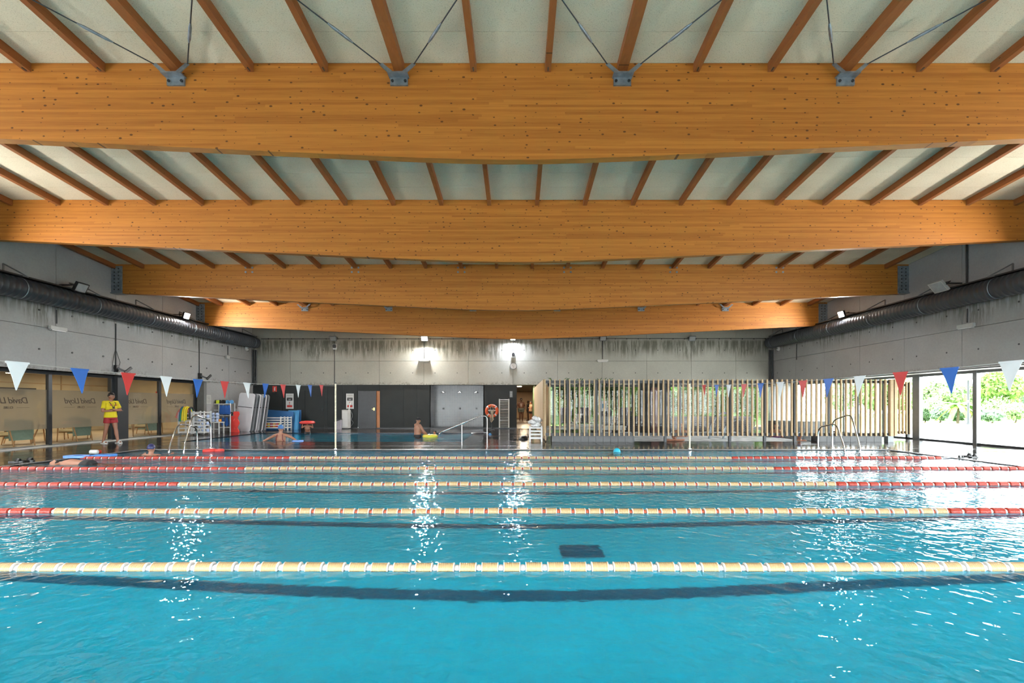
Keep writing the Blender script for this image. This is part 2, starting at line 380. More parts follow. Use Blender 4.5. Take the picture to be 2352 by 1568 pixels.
for j in range(5):
    for i in range(44):
        x = -12.3+TW*(i+.5); y = 14.56+TD*(j+.5)
        share(tm, 'deck_tile', floor, (x, y, 0))
mb = MB(); tm2 = []
def tiles(mb, x0, x1, y0, y1, w=0.6, d=0.6):
    nx = max(1, round((x1-x0)/w)); ny = max(1, round((y1-y0)/d)); a = (x1-x0)/nx; b = (y1-y0)/ny
    for j in range(ny):
        for i in range(nx): mb.box(x0+a*i+.004, x0+a*(i+1)-.004, y0+b*j+.004, y0+b*(j+1)-.004, -0.012, 0)
tiles(mb, -15.2, PX0-.16, YN, 14.56); tiles(mb, PX1+.16, 15.3, YN, 14.56); tiles(mb, PX0-.16, PX1+.16, YN, PY0-.16)
tiles(mb, -15.2, -12.3, 14.56, 17.445); tiles(mb, 14.1, 15.3, 14.56, 17.445)
tiles(mb, -15.2, QX0, 17.445, 27.0); tiles(mb, QX1, SX0-.1, 17.445, 27.0); tiles(mb, QX0, QX1, QY1, 27.0)
tiles(mb, SX1+.1, 15.3, 17.445, 27.0); tiles(mb, SX0-.1, SX1+.1, SY1, 27.0)
setp(mb.build('deck_tiles', M['tile'], floor), kind='stuff')
mb = MB()
for k in range(int((PX1-PX0)/0.1)):
    x = PX0+0.1*k; mb.box(x+.02, x+.1, PY1+.03, PY1+.15, -0.012, 0.0)
for y in (PY1+.005, PY1+.15): mb.box(PX0-.16, PX1+.16, y, y+.02, -0.02, 0.004)
for k in range(int((PY1-PY0)/0.1)):
    y = PY0+0.1*k
    mb.box(PX0-.15, PX0-.03, y+.02, y+.1, -0.012, 0); mb.box(PX1+.03, PX1+.15, y+.02, y+.1, -0.012, 0)
setp(mb.build('overflow_grating', M['grey_steel'], floor), kind='stuff')
setp(MB().box(-12.0, 3.9, 15.62, 15.67, -0.01, 0.003).build('drain_channel', M['dark_frame'], floor), label='narrow dark drain slot across the deck')

# --- basins and water
def sheet(x0, x1, y0, y1): return MB().add([(x0, y0, WATER), (x1, y0, WATER), (x1, y1, WATER), (x0, y1, WATER)], [(0, 1, 2, 3)])
def basin(name, x0, x1, y0, y1, depth, mat, label):
    mb = MB()
    mb.box(x0-.2, x1+.2, y0-.2, y1+.2, -depth-.2, -depth)
    mb.box(x0-.2, x0, y0, y1, -depth, -.3); mb.box(x1, x1+.2, y0, y1, -depth, -.3)
    mb.box(x0-.2, x1+.2, y0-.2, y0, -depth, -.3); mb.box(x0-.2, x1+.2, y1, y1+.2, -depth, -.3)
    mb.box(x0-.01, x0, y0, y1, -.3, -.013); mb.box(x1, x1+.01, y0, y1, -.3, -.013); mb.box(x0, x1, y0-.01, y0, -.3, -.013); mb.box(x0, x1, y1, y1+.01, -.3, -.013)
    return struct(mb, name, mat, label, 'pool')
pool = basin('pool_basin', PX0, PX1, PY0, PY1, 1.65, M['pooltile'], 'large turquoise tiled swimming pool with five lane ropes')
LANES = [4.04, 6.15, 8.23, 10.23, 12.24]
for y in [l+1.03 for l in LANES]:
    MB().box(PX0+1.5, PX1-1.5, y-.11, y+.11, -1.65, -1.644).build('lane_marking', M['lane_mark'], pool)
MB().box(.55, 1.08, 6.0, 6.4, -1.65, -1.635).build('floor_drain', M['lane_mark'], pool)
struct(sheet(PX0, PX1, PY0, PY1), 'water', M['water'], 'rippled turquoise water of the lane pool', 'water')
pool2 = basin('teaching_pool_basin', QX0, QX1, QY0, QY1, 1.0, M['pooltile'], 'smaller blue teaching pool behind the lane pool')
struct(sheet(QX0, QX1, QY0, QY1), 'teaching_pool_water', M['water2'], 'calm blue water of the small teaching pool', 'water')
for k in range(4):   # steps down at the right-hand end
    MB().box(QX1-.35*(k+1), QX1-.35*k, QY0+1.8, QY1-.3, -1.0, -0.18-0.18*k).build('step', M['pooltile'], pool2)
M['spawater'] = water('foaming_spa_water', 5.0, 0.03, 16.0, 0.012, (0.85, 0.95, 0.95), 0.12)
nt = M['spawater'].node_tree; outn = nt.nodes['Material Output']; src = outn.inputs['Surface'].links[0].from_socket
df = nt.nodes.new('ShaderNodeBsdfDiffuse'); df.inputs[0].default_value = (0.62, 0.66, 0.68, 1); mxn = nt.nodes.new('ShaderNodeMixShader')
nz = nt.nodes.new('ShaderNodeTexNoise'); nz.inputs['Scale'].default_value = 2.5; nz.inputs['Detail'].default_value = 5
rp = nt.nodes.new('ShaderNodeMapRange'); rp.inputs[1].default_value = .3; rp.inputs[2].default_value = .65; rp.inputs[3].default_value = .35; rp.inputs[4].default_value = .95
tcn = nt.nodes.new('ShaderNodeTexCoord'); nt.links.new(tcn.outputs['Object'], nz.inputs['Vector']); nt.links.new(nz.outputs['Fac'], rp.inputs[0]); nt.links.new(rp.outputs[0], mxn.inputs[0])
nt.links.new(src, mxn.inputs[1]); nt.links.new(df.outputs[0], mxn.inputs[2]); nt.links.new(mxn.outputs[0], outn.inputs['Surface'])
M['foam'] = plain('spa_basin_tile', (0.30, 0.36, 0.38), 0.5, 0, 0.15, 3)
spa = basin('spa_basin', SX0, SX1, SY0, SY1, 0.5, M['foam'], 'pale spa pool behind the slatted screen')
struct(sheet(SX0, SX1, SY0, SY1), 'spa_water', M['spawater'], 'bubbling grey-white water of the spa pool', 'water')

# --- concrete walls: formwork panels with open joints in front of a backing
def wall_panels(axis, face, backing, seams, parent, mat, rows, sgn):
    for a, b in zip(seams, seams[1:]):
        for (z0, top) in rows:
            if axis == 'Y':      # wall along Y at x = face
                zt0, zt1 = (top, top) if top else (zc(a), zc(b))
                poly = [(a+.006, z0+.006), (b-.006, z0+.006), (b-.006, zt1-.006), (a+.006, zt0-.006)]
                MB().prism(poly, 'X', face, face+sgn*0.12).build('concrete_panel', mat, parent)
            else:
                zt = top or zc(YB)
                MB().box(a+.006, b-.006, face, face+0.12, z0+.006, zt-.006).build('concrete_panel', mat, parent)
M['joint'] = plain('concrete_joint', (0.13, 0.13, 0.12), 0.8)
side_seams = [YN+0.01, -0.7, 1.6, 3.9, 6.2, 8.5, 10.8, 13.1, 15.4, 17.7, 20.0, 22.3, 24.6, YB]
wl = MB().prism([(YN, ZS), (YB+.4, ZS), (YB+.4, zc(YB+.4)), (YN, zc(YN))], 'X', XL-.13, XL-.45)
wl.box(XL-.45, XL-.13, 22.85, YB+.4, 0, ZS)
wl = struct(wl, 'wall_left', M['joint'], 'stained fair-faced concrete wall above the cafe glazing', 'wall')
wall_panels('Y', XL, 0, side_seams, wl, M['conc_side'], [(ZS, ZJ), (ZJ, None)], -1)
for a, b in ((22.85, 24.6), (24.6, YB)): MB().box(XL-.13, XL, a+.006, b-.006, 0, ZS-.006).build('concrete_panel', M['conc_side'], wl)
wr = struct(MB().prism([(YN, ZS+.06), (YB+.4, ZS+.06), (YB+.4, zc(YB+.4)), (YN, zc(YN))], 'X', XR+.13, XR+.45), 'wall_right', M['joint'], 'grey concrete wall above the bright garden windows', 'wall')
wall_panels('Y', XR, 0, side_seams, wr, M['conc_side'], [(ZS+.06, ZJ), (ZJ, None)], 1)
struct(MB().box(XR+.13, GR+.25, YN, YB, ZS+.06, ZS+.30), 'trim_1', M['offwhite'], 'pale soffit over the recessed garden windows', 'soffit')
struct(MB().box(GL-.25, XL-.13, YN, 22.85, ZS, ZS+.3), 'trim_2', M['dark_frame'], 'dark soffit over the cafe glazing', 'soffit')
back_seams = [XL]+[-10.14+2.47*k for k in range(-1, 10)]+[XR]
wb = MB().box(XL-.4, XR+.4, YB+.13, YB+.4, ZS, zc(YB)+.1)
wb = struct(wb, 'wall_back', M['joint'], 'streaked concrete end wall with dark cladding below', 'wall')
wall_panels('X', YB, 0, back_seams, wb, M['conc'], [(ZS, ZJ), (ZJ, None)], 1)
def tie_holes(pts, name, parent, axis):
    mb = MB()
    for p in pts:
        p = Vector(p); q = Vector({'Y': (0, .02, 0), 'X': (.02, 0, 0)}[axis])
        mb.tube([p-q*.2, p+q], 0.028, 8)
    setp(mb.build(name, M['cable'], parent), kind='stuff')
tie_holes([(a+s, YB, z) for a in back_seams[1:-1] for s in (0.62, 1.85) for z in (3.08, 4.34)], 'formwork_tie_holes', wb, 'Y')
tie_holes([(XL, a+s, z) for a in side_seams[4:-1] for s in (0.55, 1.75) for z in (3.05, 4.25)], 'formwork_tie_holes', wl, 'X')
tie_holes([(XR, a+s, z) for a in side_seams[4:-1] for s in (0.55, 1.75) for z in (3.05, 4.25)], 'formwork_tie_holes', wr, 'X')
struct(MB().box(-15.6, 15.7, YN-.3, YN, 2.45, zc(YN)+.2), 'wall_near', M['conc_side'], 'concrete wall over the window band behind the viewer', 'wall')

# --- dark cladding below the end wall, shower niche, doors, corridor
D = YB
cols = [580, 614, 648, 683, 752, 786, 821, None, 872, 926, 957, 989, None, 1110, 1146, 1187]
for a, b in zip(cols, cols[1:]):
    if a is None or b is None: continue
    x0, x1 = px(a, D), px(b, D)
    if (a, b) == (683, 752):
        MB().box(x0+.004, x1-.004, D+.03, D+.1, 2.12, ZS).build('cladding_panel', M['dark_panel'], wb)
        MB().box(x0+.004, x0+.40, D+.03, D+.1, 0, 2.11).build('cladding_panel', M['dark_panel'], wb)
        dr = struct(MB().box(x0+.41, x1-.20, D+.035, D+.1, 0.01, 2.11), 'door_1', M['dark_panel'], 'closed flush door in the dark cladding beside the warning poster', 'door')
        MB().box(x1-.193, x1-.004, D+.03, D+.1, 0, 2.11).build('cladding_panel', M['dark_panel'], wb)
        MB().box(x1-.30, x1-.27, D-.03, D+.035, 0.98, 1.10).build('handle', M['dark_frame'], dr)
    else:
        MB().box(x0+.004, x1-.004, D+.03, D+.1, 0, ZS-.004).build('cladding_panel', M['dark_panel'], wb)
struct(MB().box(px(580, D), px(1187, D), D+.012, D+.05, 0, 0.05), 'baseboard_back', M['dark_frame'], 'low dark skirting along the cladding', 'skirting')
# open door beside the dispenser
x0, x1 = px(821, D), px(872, D)
MB().box(x0, x1, D+.03, D+.12, 2.10, ZS).build('cladding_panel', M['dark_panel'], wb)
d2 = thing('door_2', 'dark door standing ajar in front of an orange reveal', 'door', (x0, D, 0), kind='structure')
MB().box(x0+.04, px(864, D), D-.02, D+.03, 0.02, 2.08).build('door_leaf', M['dark_frame'], d2)
M['orange_wood'] = plain('orange_wood', (0.42, 0.17, 0.06), 0.5)
MB().box(px(864, D), x1-.01, D+.06, D+.5, 0.0, 2.08).build('door_reveal', M['orange_wood'], d2)
h = MB().box(px(860, D)-.05, px(860, D)+.03, D-.05, D-.02, 1.0, 1.16); h.bar((px(860, D)-.01, D-.06, 1.08), (px(860, D)-.12, D-.06, 1.08), .02)
M['brass'] = plain('brass', (0.55, 0.42, 0.16), 0.3, 0.8)
h.build('lock', M['brass'], d2)
MB().box(x0, x1, D+.5, D+.6, 0, 2.2).build('dark_room_wall', M['dark_panel'], d2)
# unseen box added behind the cladding so no daylight leaks through its gaps
struct(MB().box(-15.2, px(1187, D)-.62, D+1.6, D+1.7, 0, 2.6).box(-15.2, -15.1, D+.4, D+1.7, 0, 2.6).box(-15.2, px(1187, D)-.6, D+.35, D+1.7, 2.5, 2.6).box(px(1187, D)-.70, px(1187, D)-.60, D+.1, D+1.7, 0, 2.6), 'wall_service', M['dark_panel'], 'dark service space behind the cladding', 'wall')
# shower niche
t = NT('mosaic_tile'); br = t.new('ShaderNodeTexBrick'); br.offset = 0
sp = t.new('ShaderNodeSeparateXYZ'); tc = t.new('ShaderNodeTexCoord'); t.link(tc.outputs['Object'], sp.inputs[0])
cb = t.new('ShaderNodeCombineXYZ'); t.link(t.math('ADD', sp.outputs[0], sp.outputs[1]), cb.inputs[0]); t.link(sp.outputs[2], cb.inputs[1]); t.link(cb.outputs[0], br.inputs['Vector'])
for k, val in (('Color1', (0.024, 0.025, 0.028, 1)), ('Color2', (0.042, 0.043, 0.046, 1)), ('Mortar', (0.12, 0.12, 0.12, 1))): br.inputs[k].default_value = val
br.inputs['Scale'].default_value = 1.0; br.inputs['Brick Width'].default_value = 0.10; br.inputs['Row Height'].default_value = 0.10; br.inputs['Mortar Size'].default_value = 0.006
t.link(br.outputs[0], t.b.inputs['Base Color']); t.b.inputs['Roughness'].default_value = 0.2; M['mosaic'] = t.m
n0, n1 = px(989, D), px(1110, D)
mb = MB().box(n0, n1, D+1.1, D+1.2, 0, ZS).box(n0-.05, n0, D+.03, D+1.2, 0, ZS).box(n1, n1+.05, D+.03, D+1.2, 0, ZS)
mb.box(n0, n1, D+.03, D+1.2, -.1, 0).box(n0, n1, D+.13, D+1.2, ZS, ZS+.05)
struct(mb, 'wall_niche', M['mosaic'], 'grey mosaic shower niche between dark panels', 'niche')
l = bpy.data.lights.new('niche_light', 'AREA'); l.size = 2.4; l.size_y = 0.1; l.shape = 'RECTANGLE'; l.energy = 3
lo = bpy.data.objects.new('niche_light', l); C.objects.link(lo); lo.location = ((n0+n1)/2, D+.75, ZS-.02)
for i, x in enumerate((1018, 1056, 1094)):
    X = px(x, D+1); s = thing('shower_head', 'chrome shower head in the mosaic niche, '+['nearest the open door','middle of three','nearest the life ring'][i], 'shower', (X, D+1.1, 1.9), 'wall showers in the niche')
    MB().cyl((X, D+1.1, 2.06), (X, D+.92, 2.06), .022).build('arm', M['chrome'], s)
    MB().lathe([(.03, .03), (.05, .0), (.12, -.05), (.12, -.07)], (X, D+.90, 2.06), n=14).build('rose', M['chrome'], s)
    MB().box(X-.05, X+.05, D+1.06, D+1.1, 1.05, 1.15).build('push_valve', M['dark_frame'], s)
# corridor
c0, c1 = px(1187, D), px(1232, D)
M['corr'] = plain('warm_wood_corridor', (0.40, 0.28, 0.155), 0.45, 0, 0.12, 1.5)
mb = MB().box(c0-.6, c0-.5, D+.1, 46, 0, 2.5).box(c1+.6, c1+.7, D+.1, 46, 0, 2.5).box(c0-.6, c1+.7, 46, 46.1, 0, 2.5)
mb.box(c0-.6, c0, D+.05, D+.12, 0, ZS).box(c1, c1+.7, D+.05, D+.12, 0, ZS)
struct(mb, 'wall_corridor', M['corr'], 'warm wood-lined corridor walls beyond the opening', 'wall')
struct(MB().box(c0-.6, c1+.7, D+.1, 46, 2.5, 2.6), 'ceiling_corridor', M['dark_panel'], 'dark corridor ceiling', 'ceiling')
M['corr_floor'] = plain('corridor_floor', (0.07, 0.055, 0.04), 0.3)
struct(MB().box(c0-.6, c1+.7, D+.1, 46, -.1, 0), 'floor_corridor', M['corr_floor'], 'brown corridor floor', 'floor')
dl = thing('downlight', 'small round recessed downlight in the corridor ceiling', 'downlight', (px(1193, 31), 31, 2.49))
MB().lathe([(.14, 0), (.14, -.03), (.11, -.03)], (px(1193, 31), 31, 2.5)).build('lens', emit('warm_lens', (1, .78, .5), 25), dl)
for y in (30, 36, 42):
    l = bpy.data.lights.new('corridor_light', 'AREA'); l.size = 0.5; l.energy = 33; l.color = (1, .80, .56)
    o = bpy.data.objects.new('corridor_light', l); C.objects.link(o); o.location = ((c0+c1)/2, y, 2.46)

# --- roof: lining boards, beams, rafters, bracing
cl = struct(MB().prism([(YN-.3, zc(YN-.3)+.03), (YB+.5, zc(YB+.5)+.03), (YB+.5, zc(YB+.5)+.3), (YN-.3, zc(YN-.3)+.3)], 'X', XL-.5, XR+.5), 'ceiling', M['joint'], 'pale speckled wood-wool boards lining the roof', 'ceiling')
BEAM_Y = [8.34, 12.94, 17.5, 22.1]; BT = 0.17
RX = [-0.76+1.28*k for k in range(-11, 12)]; RX[0] = -14.6
def ceil_board(mb, x0, x1, y0, y1):
    return mb.prism([(y0+.004, zc(y0)), (y1-.004, zc(y1)), (y1-.004, zc(y1)+.03), (y0+.004, zc(y0)+.03)], 'X', x0+.003, x1-.003)
edges = [XL]+RX[1:]+[XR]
rest = MB(); nboards = 0
for bi, (ya, yb, rows) in enumerate([(3.9, 8.34, 3), (8.34+BT, 12.94, 4), (12.94+BT, 17.5, 3)]):
    n = round((yb-ya)/0.6); dy = (yb-ya)/n
    for r in range(n):
        y0 = ya+dy*r; y1 = y0+dy
        for a, b in zip(edges, edges[1:]):
            show = r >= n-rows and (bi > 0 or abs(a) < 10.5)
            if show and nboards < 300:
                ceil_board(MB(), a, b, y0, y1).build('ceiling_board', M['ceil'], cl); nboards += 1
            else: ceil_board(rest, a, b, y0, y1)
for ya, yb in ((YN, 3.9), (17.5, 22.1), (22.1, YB)):
    for a, b in zip(edges, edges[1:]): ceil_board(rest, a, b, ya, yb)
setp(rest.build('more_ceiling_boards', M['ceil'], cl), kind='stuff')
BN = ['nearest', 'second', 'third', 'farthest']
for i, y in enumerate(BEAM_Y):
    zt = zc(y); zb = zt-1.665
    b = thing('timber_beam', '%s laminated timber roof beam%s' % (['huge nearest', 'second from the camera', 'third from the camera', 'farthest, smallest looking'][i] if i in (0, 3) else ['', 'second nearest', 'third nearest'][i], [' with four steel bracing brackets', ' between plain rafters', ' with visible round bolt heads', ' ending just before the end wall'][i]), 'beam', (0, y, zt), 'laminated roof beams', 'thing')
    prof = [(XL, zt), (XR, zt)]
    n = 40
    for k in range(n+1):     # belly: straight underside with a softly rounded middle
        x = XR-(XR-XL)*k/n; q = math.sqrt((x+.1)**2+1.6)-math.sqrt(1.6)
        prof.append((x, zb+q*0.0475))
    mb = MB().prism(prof, 'Y', y, y+BT); mb.build('beam_body', M['glulam'], b)
    for s, xw in ((1, XL), (-1, XR)):
        mbp = MB().box(min(xw, xw+s*.40), max(xw, xw+s*.40), y-.014, y+BT+.014, zt-1.02, zt-.06)
        mbp.box(min(xw, xw+s*.40), max(xw, xw+s*.40), y-.06, y+BT+.06, zt-1.06, zt-1.02)
        pl = mbp.build('end_plate', M['galv'], b)
        mbp = MB()
        for q in range(7):
            for c in (.12, .27): mbp.cyl((xw+s*c, y-.03, zt-.16-q*.125), (xw+s*c, y-.01, zt-.16-q*.125), .022, 8)
        setp(mbp.build('plate_bolts', M['dark_frame'], pl), kind='stuff')
    if i in (0, 3):
        for X in ([-9.72]+[-0.76+1.28*k for k in (-4, -1, 2, 5)]+[9.48]):
            k = MB().box(X-.15, X+.15, y-.035, y, zt-.40, zt-.26)
            k.box(X-.17, X+.17, y-.16, y, zt-.27, zt-.245)
            k.prism([(X-.17, zt-.25), (X-.31, zt-.12), (X-.25, zt-.10), (X-.08, zt-.24)], 'Y', y-.15, y-.13)
            k.prism([(X+.17, zt-.25), (X+.31, zt-.12), (X+.25, zt-.10), (X+.08, zt-.24)], 'Y', y-.15, y-.13)
            bk = k.build('bracing_bracket', M['galv'], b)
            for q in (-.11, .11): MB().cyl((X+q, y-.05, zt-.33), (X+q, y-.034, zt-.33), .025, 8).build('bolt_head', M['dark_frame'], bk)
    if i == 2:
        for X in ([-9.72]+[-0.76+1.28*k for k in (-4, -1, 2, 5)]+[9.48]):
            for a, c in ((-.12, -.12), (.12, -.12), (-.12, -.28), (.12, -.28)):
                MB().cyl((X+a, y-.015, zt+c), (X+a, y, zt+c), .036, 10).build('bolt_head', M['galv'], b)
bays = [(3.4, 8.34, 'in front of the nearest beam'), (8.34+BT, 12.94, 'between the nearest and second beams'), (12.94+BT, 17.5, 'between the second and third beams'), (17.5+BT, 22.1, 'between the third and farthest beams')]
for bi, (y0, y1, where) in enumerate(bays):
    ks = [k for k in range(len(RX)) if bi > 0 or abs(RX[k]) < 9.6]
    for n, k in enumerate(ks):
        X = RX[k]; wide = bi in (0, 3) and (k-7) % 3 == 0
        w = .085 if wide else .05; h = .155
        if k == 0: w = .06
        mb = MB().prism([(y0, zc(y0)-h), (y1, zc(y1)-h), (y1, zc(y1)+.0), (y0, zc(y0)+.0)], 'X', X-w, X+w)
        o = single(mb, 'roof_rafter', M['rafter'], 'brown roof rafter %s, %s from the cafe side' % (where, ORD[n]), 'rafter', (X, y0, zc(y0)), 'roof rafters', 'thing')
        if not wide and bi == 0:
            MB().box(X-.008, X+.008, y1-.11, y1-.03, zc(y1)-h-.003, zc(y1)-h+.06).build('hanger_slot', M['cable'], o)
bx = [-9.72]+[-0.76+1.28*k for k in (-4, -1, 2, 5)]+[9.48]
M['rod'] = plain('dark_steel_rod', (0.05, 0.055, 0.06), 0.4, 0.6)
for bi, (ya, yb) in enumerate(((3.76, 8.2), (17.72, 21.95))):
    nn = 0
    for k in range(len(bx)-1):
        for (xa, xb) in ((bx[k], bx[k+1]), (bx[k+1], bx[k])):
            sg = 1 if xa < xb else -1
            p = Vector((xb-sg*.28, yb, zc(yb)-.13)); q = Vector((xa+sg*.28, ya, zc(ya)-.15))
            nm = thing('bracing_rod', 'thin steel bracing rod rising %s from bracket %s of the %s beam' % ('leftwards' if sg > 0 else 'rightwards', ['one', 'two', 'three', 'four', 'five', 'six'][bx.index(xb)], 'nearest' if bi == 0 else 'farthest'), 'brace', p, 'roof bracing rods')
            MB().tube([p, q], .010, 8).build('rod', M['rod'], nm)
            t0 = p.lerp(q, .10); t1 = p.lerp(q, .18)
            MB().tube([t0, t0.lerp(t1, .2), t0.lerp(t1, .8), t1], [.012, .024, .024, .012], 8).build('turnbuckle', M['galv'], nm)
            nn += 1
# ------------------------------------------------------------------ floodlights and services on the walls
def floodlight(X, Y, Z, face, label, power=0, col=(1, 0.98, 0.95), mat='black', tilt=0.0, bright=140, size=0.34):
    # face = horizontal direction the lamp looks at, tilt > 0 looks down
    f = Vector((math.cos(face)*math.cos(tilt), math.sin(face)*math.cos(tilt), -math.sin(tilt)))
    side = Vector((-math.sin(face), math.cos(face), 0)); up = f.cross(side)*-1
    if up.z < 0: up = -up
    o = thing('floodlight', label, 'floodlight', (X, Y, Z), 'wall floodlights')
    c = Vector((X, Y, Z))
    def slab(mb, d0, d1, w, h, dz=0):
        vs = [c+f*d+side*a*w+up*(b*h+dz) for d in (d0, d1) for a, b in ((-1,-1),(1,-1),(1,1),(-1,1))]
        return mb.add(vs, [(3,2,1,0),(4,5,6,7),(0,1,5,4),(1,2,6,5),(2,3,7,6),(3,0,4,7)])
    w, h = size/2, size*0.38
    mb = slab(MB(), -.05, .03, w, h); slab(mb, -.09, -.05, w*.6, h*.7)
    mb.build('housing', M[mat], o)
    mb = MB(); q = c-f*.02
    for s in (-1, 1): mb.bar(q+side*s*(w+.015), q+side*s*(w+.015)-f*.16, .02)
    mb.bar(q+side*(w+.025)-f*.16, q-side*(w+.025)-f*.16, .02)
    bk = q-f*.16; hz = Vector((f.x, f.y, 0)).normalized()
    mb.bar(bk, bk-hz*(.30 if abs(f.y) > .1 else .7), .03); mb.build('bracket', M['dark_frame'], o)
    lens = slab(MB(), .03, .036, w*.86, h*.82)
    if power:
        lens.build('lens', emit('lit_lens', col, bright), o)
        l = bpy.data.lights.new('lamp_light', 'AREA'); l.shape = 'RECTANGLE'; l.size = w*1.6; l.size_y = h*1.6; l.energy = power; l.color = col
        lo = bpy.data.objects.new('lamp_light', l); C.objects.link(lo); lo.parent = o; lo.location = f*.05
        lo.rotation_euler = f.to_track_quat('-Z', 'Y').to_euler()
    else: lens.build('lens', M['lens_off'], o)
    return o
M['lens_off'] = plain('unlit_lens', (0.42, 0.44, 0.44), 0.15, 0.2)
ZL = 5.07
floodlight(-13.95, 20.35, ZL, 0, 'lit floodlight glaring above the duct on the cafe wall', LAMP_SIDE, tilt=.3)
floodlight(13.4, 20.0, ZL, PI, 'lit floodlight glaring above the duct on the garden wall', LAMP_SIDE, tilt=.3)
floodlight(-14.0, 15.5, ZL+.02, 0, 'unlit black floodlight with pale lens above the duct on the cafe wall', 0, mat='black', tilt=.5, size=.42)
floodlight(13.4, 15.4, ZL+.02, PI, 'unlit pale grey floodlight above the duct on the garden wall', 0, mat='offwhite', tilt=.7, size=.5)
for y in (10.6, 5.7):
    for X, fc, w in ((-13.95, 0, 'cafe'), (13.4, PI, 'garden')):
        floodlight(X, y, ZL, fc, 'lit floodlight on the %s wall just out of the picture%s' % (w, '' if y > 8 else ', nearer the viewer'), LAMP_SIDE, tilt=.3)
yb = YB-.22
for x, on, m, lab in ((765, 0, 'grey_steel', 'unlit grey floodlight on the end wall above the small wall speaker'), (975, LAMP_BACK, 'black', 'dazzling lit floodlight on the end wall'),
                  (1178, LAMP_BACK*.35, 'black', 'small bluish lit floodlight above the clock'), (1385, 0, 'black', 'unlit black floodlight on the end wall with a conduit below'), (1590, 0, 'grey_steel', 'unlit silver floodlight on the end wall, farthest to the garden side')):
    floodlight(px(x, yb), yb, pz(777, yb), -PI/2, lab, on, (0.80, 0.86, 1) if x == 1178 else (1, .98, .95), m, .5 if not on else (.9 if x == 1178 else .55), 140, .36 if x != 1178 else .26)
# wiring on the end wall
def cable(pts, name, label, cat='cable', r=.014, parent=None):
    return single(MB().tube(pts, r, 6), name, M['cable'], label, cat, pts[0])
zc0 = pz(778, YB)
mb = MB().tube([(XL+.5, YB-.03, zc0), (XR-.4, YB-.03, zc0+.02)], .016, 6)
run = single(mb, 'cable_run', M['cable'], 'long dark cable clipped across the end wall', 'cable', (XL+.5, YB-.03, zc0))
mb = MB()
for k in range(44): mb.box(XL+.9+.64*k-.02, XL+.9+.64*k+.02, YB-.055, YB, zc0-.03, zc0+.03)
setp(mb.build('cable_clips', M['cable'], run), kind='stuff')
for x, y0, y1, lab in ((768.5, 785, 878, 'thin conduit running down the end wall behind the pole'), (975, 785, 823, 'short conduit below the dazzling floodlight'), (1384, 783, 824, 'short conduit below the unlit black floodlight'), (1179, 785, 806, 'short conduit above the clock')):
    cable([(px(x, YB), YB-.02, pz(y0, YB)), (px(x, YB), YB-.02, pz(y1, YB))], 'conduit', lab, 'conduit', .018)
def batten(X, Y, Z, ax, label, w=.3):
    o = thing('emergency_light', label, 'light', (X, Y, Z), 'emergency lights')
    d = {'X': (w, .05), 'Y': (.05, w)}[ax]
    MB().box(X-d[0], X+d[0], Y-d[1], Y+d[1], Z-.06, Z+.06).build('housing', M['offwhite'], o, bevel=.015)
    MB().box(X-d[0]*.85, X+d[0]*.85, Y-d[1]*.85, Y+d[1]*.85, Z-.085, Z-.06).build('diffuser', M['white'], o)
batten(px(975, YB), YB-.06, pz(827, YB), 'X', 'white emergency light under the dazzling floodlight')
batten(px(1384, YB), YB-.06, pz(828, YB), 'X', 'white emergency light under the unlit black floodlight')
batten(XL+.06, 15.4, pz(753, 15.3), 'Y', 'white emergency light under the duct on the cafe wall', .28)
batten(XR-.06, 15.2, pz(748, 15.2), 'Y', 'white emergency light under the duct on the garden wall', .28)
batten(XL+.06, 24.4, pz(820, 24.4), 'Y', 'small emergency light near the back corner of the cafe wall', .14)
for X, y, za, zb, lab in ((XL+.02, 15.4, 4.35, 3.92, 'conduit down to the emergency light on the cafe wall'), (XR-.02, 15.2, 4.35, 3.92, 'conduit down to the emergency light on the garden wall'),
                     (XL+.02, 17.67, 4.3, 2.75, 'conduit down to the first black camera bracket'), (XL+.02, 22.3, 4.3, 2.75, 'conduit down to the second black camera bracket'), (XL+.02, 24.5, 4.3, 3.85, 'short conduit near the back corner of the cafe wall'), (XR-.02, 24.5, 4.4, 3.6, 'short conduit near the back corner of the garden wall')):
    cable([(X, y, za), (X, y, zb)], 'conduit', lab, 'conduit', .02)
cable([(XR-.03, 15.2, 6.5), (XR-.03, 15.2, 4.95)], 'conduit', 'conduit dropping from the roof on the garden wall', 'conduit', .03)
for i, y in enumerate((17.67, 22.3)):
    o = thing('monitor_bracket', ['larger black monitor bracket with looping cables above the lifeguard', 'smaller black monitor bracket near the equipment corner'][i], 'bracket', (XL, y, 2.6), 'wall monitor brackets')
    MB().box(XL, XL+.1, y-.07, y+.07, 2.52, 2.78).build('wall_plate', M['black'], o)
    MB().bar((XL+.1, y, 2.66), (XL+.28, y+.10, 2.56), .06).bar((XL+.28, y+.10, 2.56), (XL+.42, y+.06, 2.60), .05).build('arm', M['black'], o)
    MB().bar((XL+.42, y-.08, 2.50), (XL+.46, y+.16, 2.70), .05, .09).build('head_plate', M['black'], o)
    if i == 0:
        mb = MB()
        MB().tube([(XL+.03, y-.02, 3.35), (XL+.03, y-.10, 3.12), (XL+.03, y-.16, 2.8), (XL+.04, y-.10, 2.56), (XL+.1, y, 2.5), (XL+.2, y+.06, 2.46), (XL+.3, y+.1, 2.52)], .01, 6).build('cable', M['cable'], o)
        MB().tube([(XL+.03, y+.01, 3.3), (XL+.04, y+.07, 3.1), (XL+.06, y+.14, 2.9), (XL+.08, y+.08, 2.75)], .01, 6).build('cable', M['cable'], o)
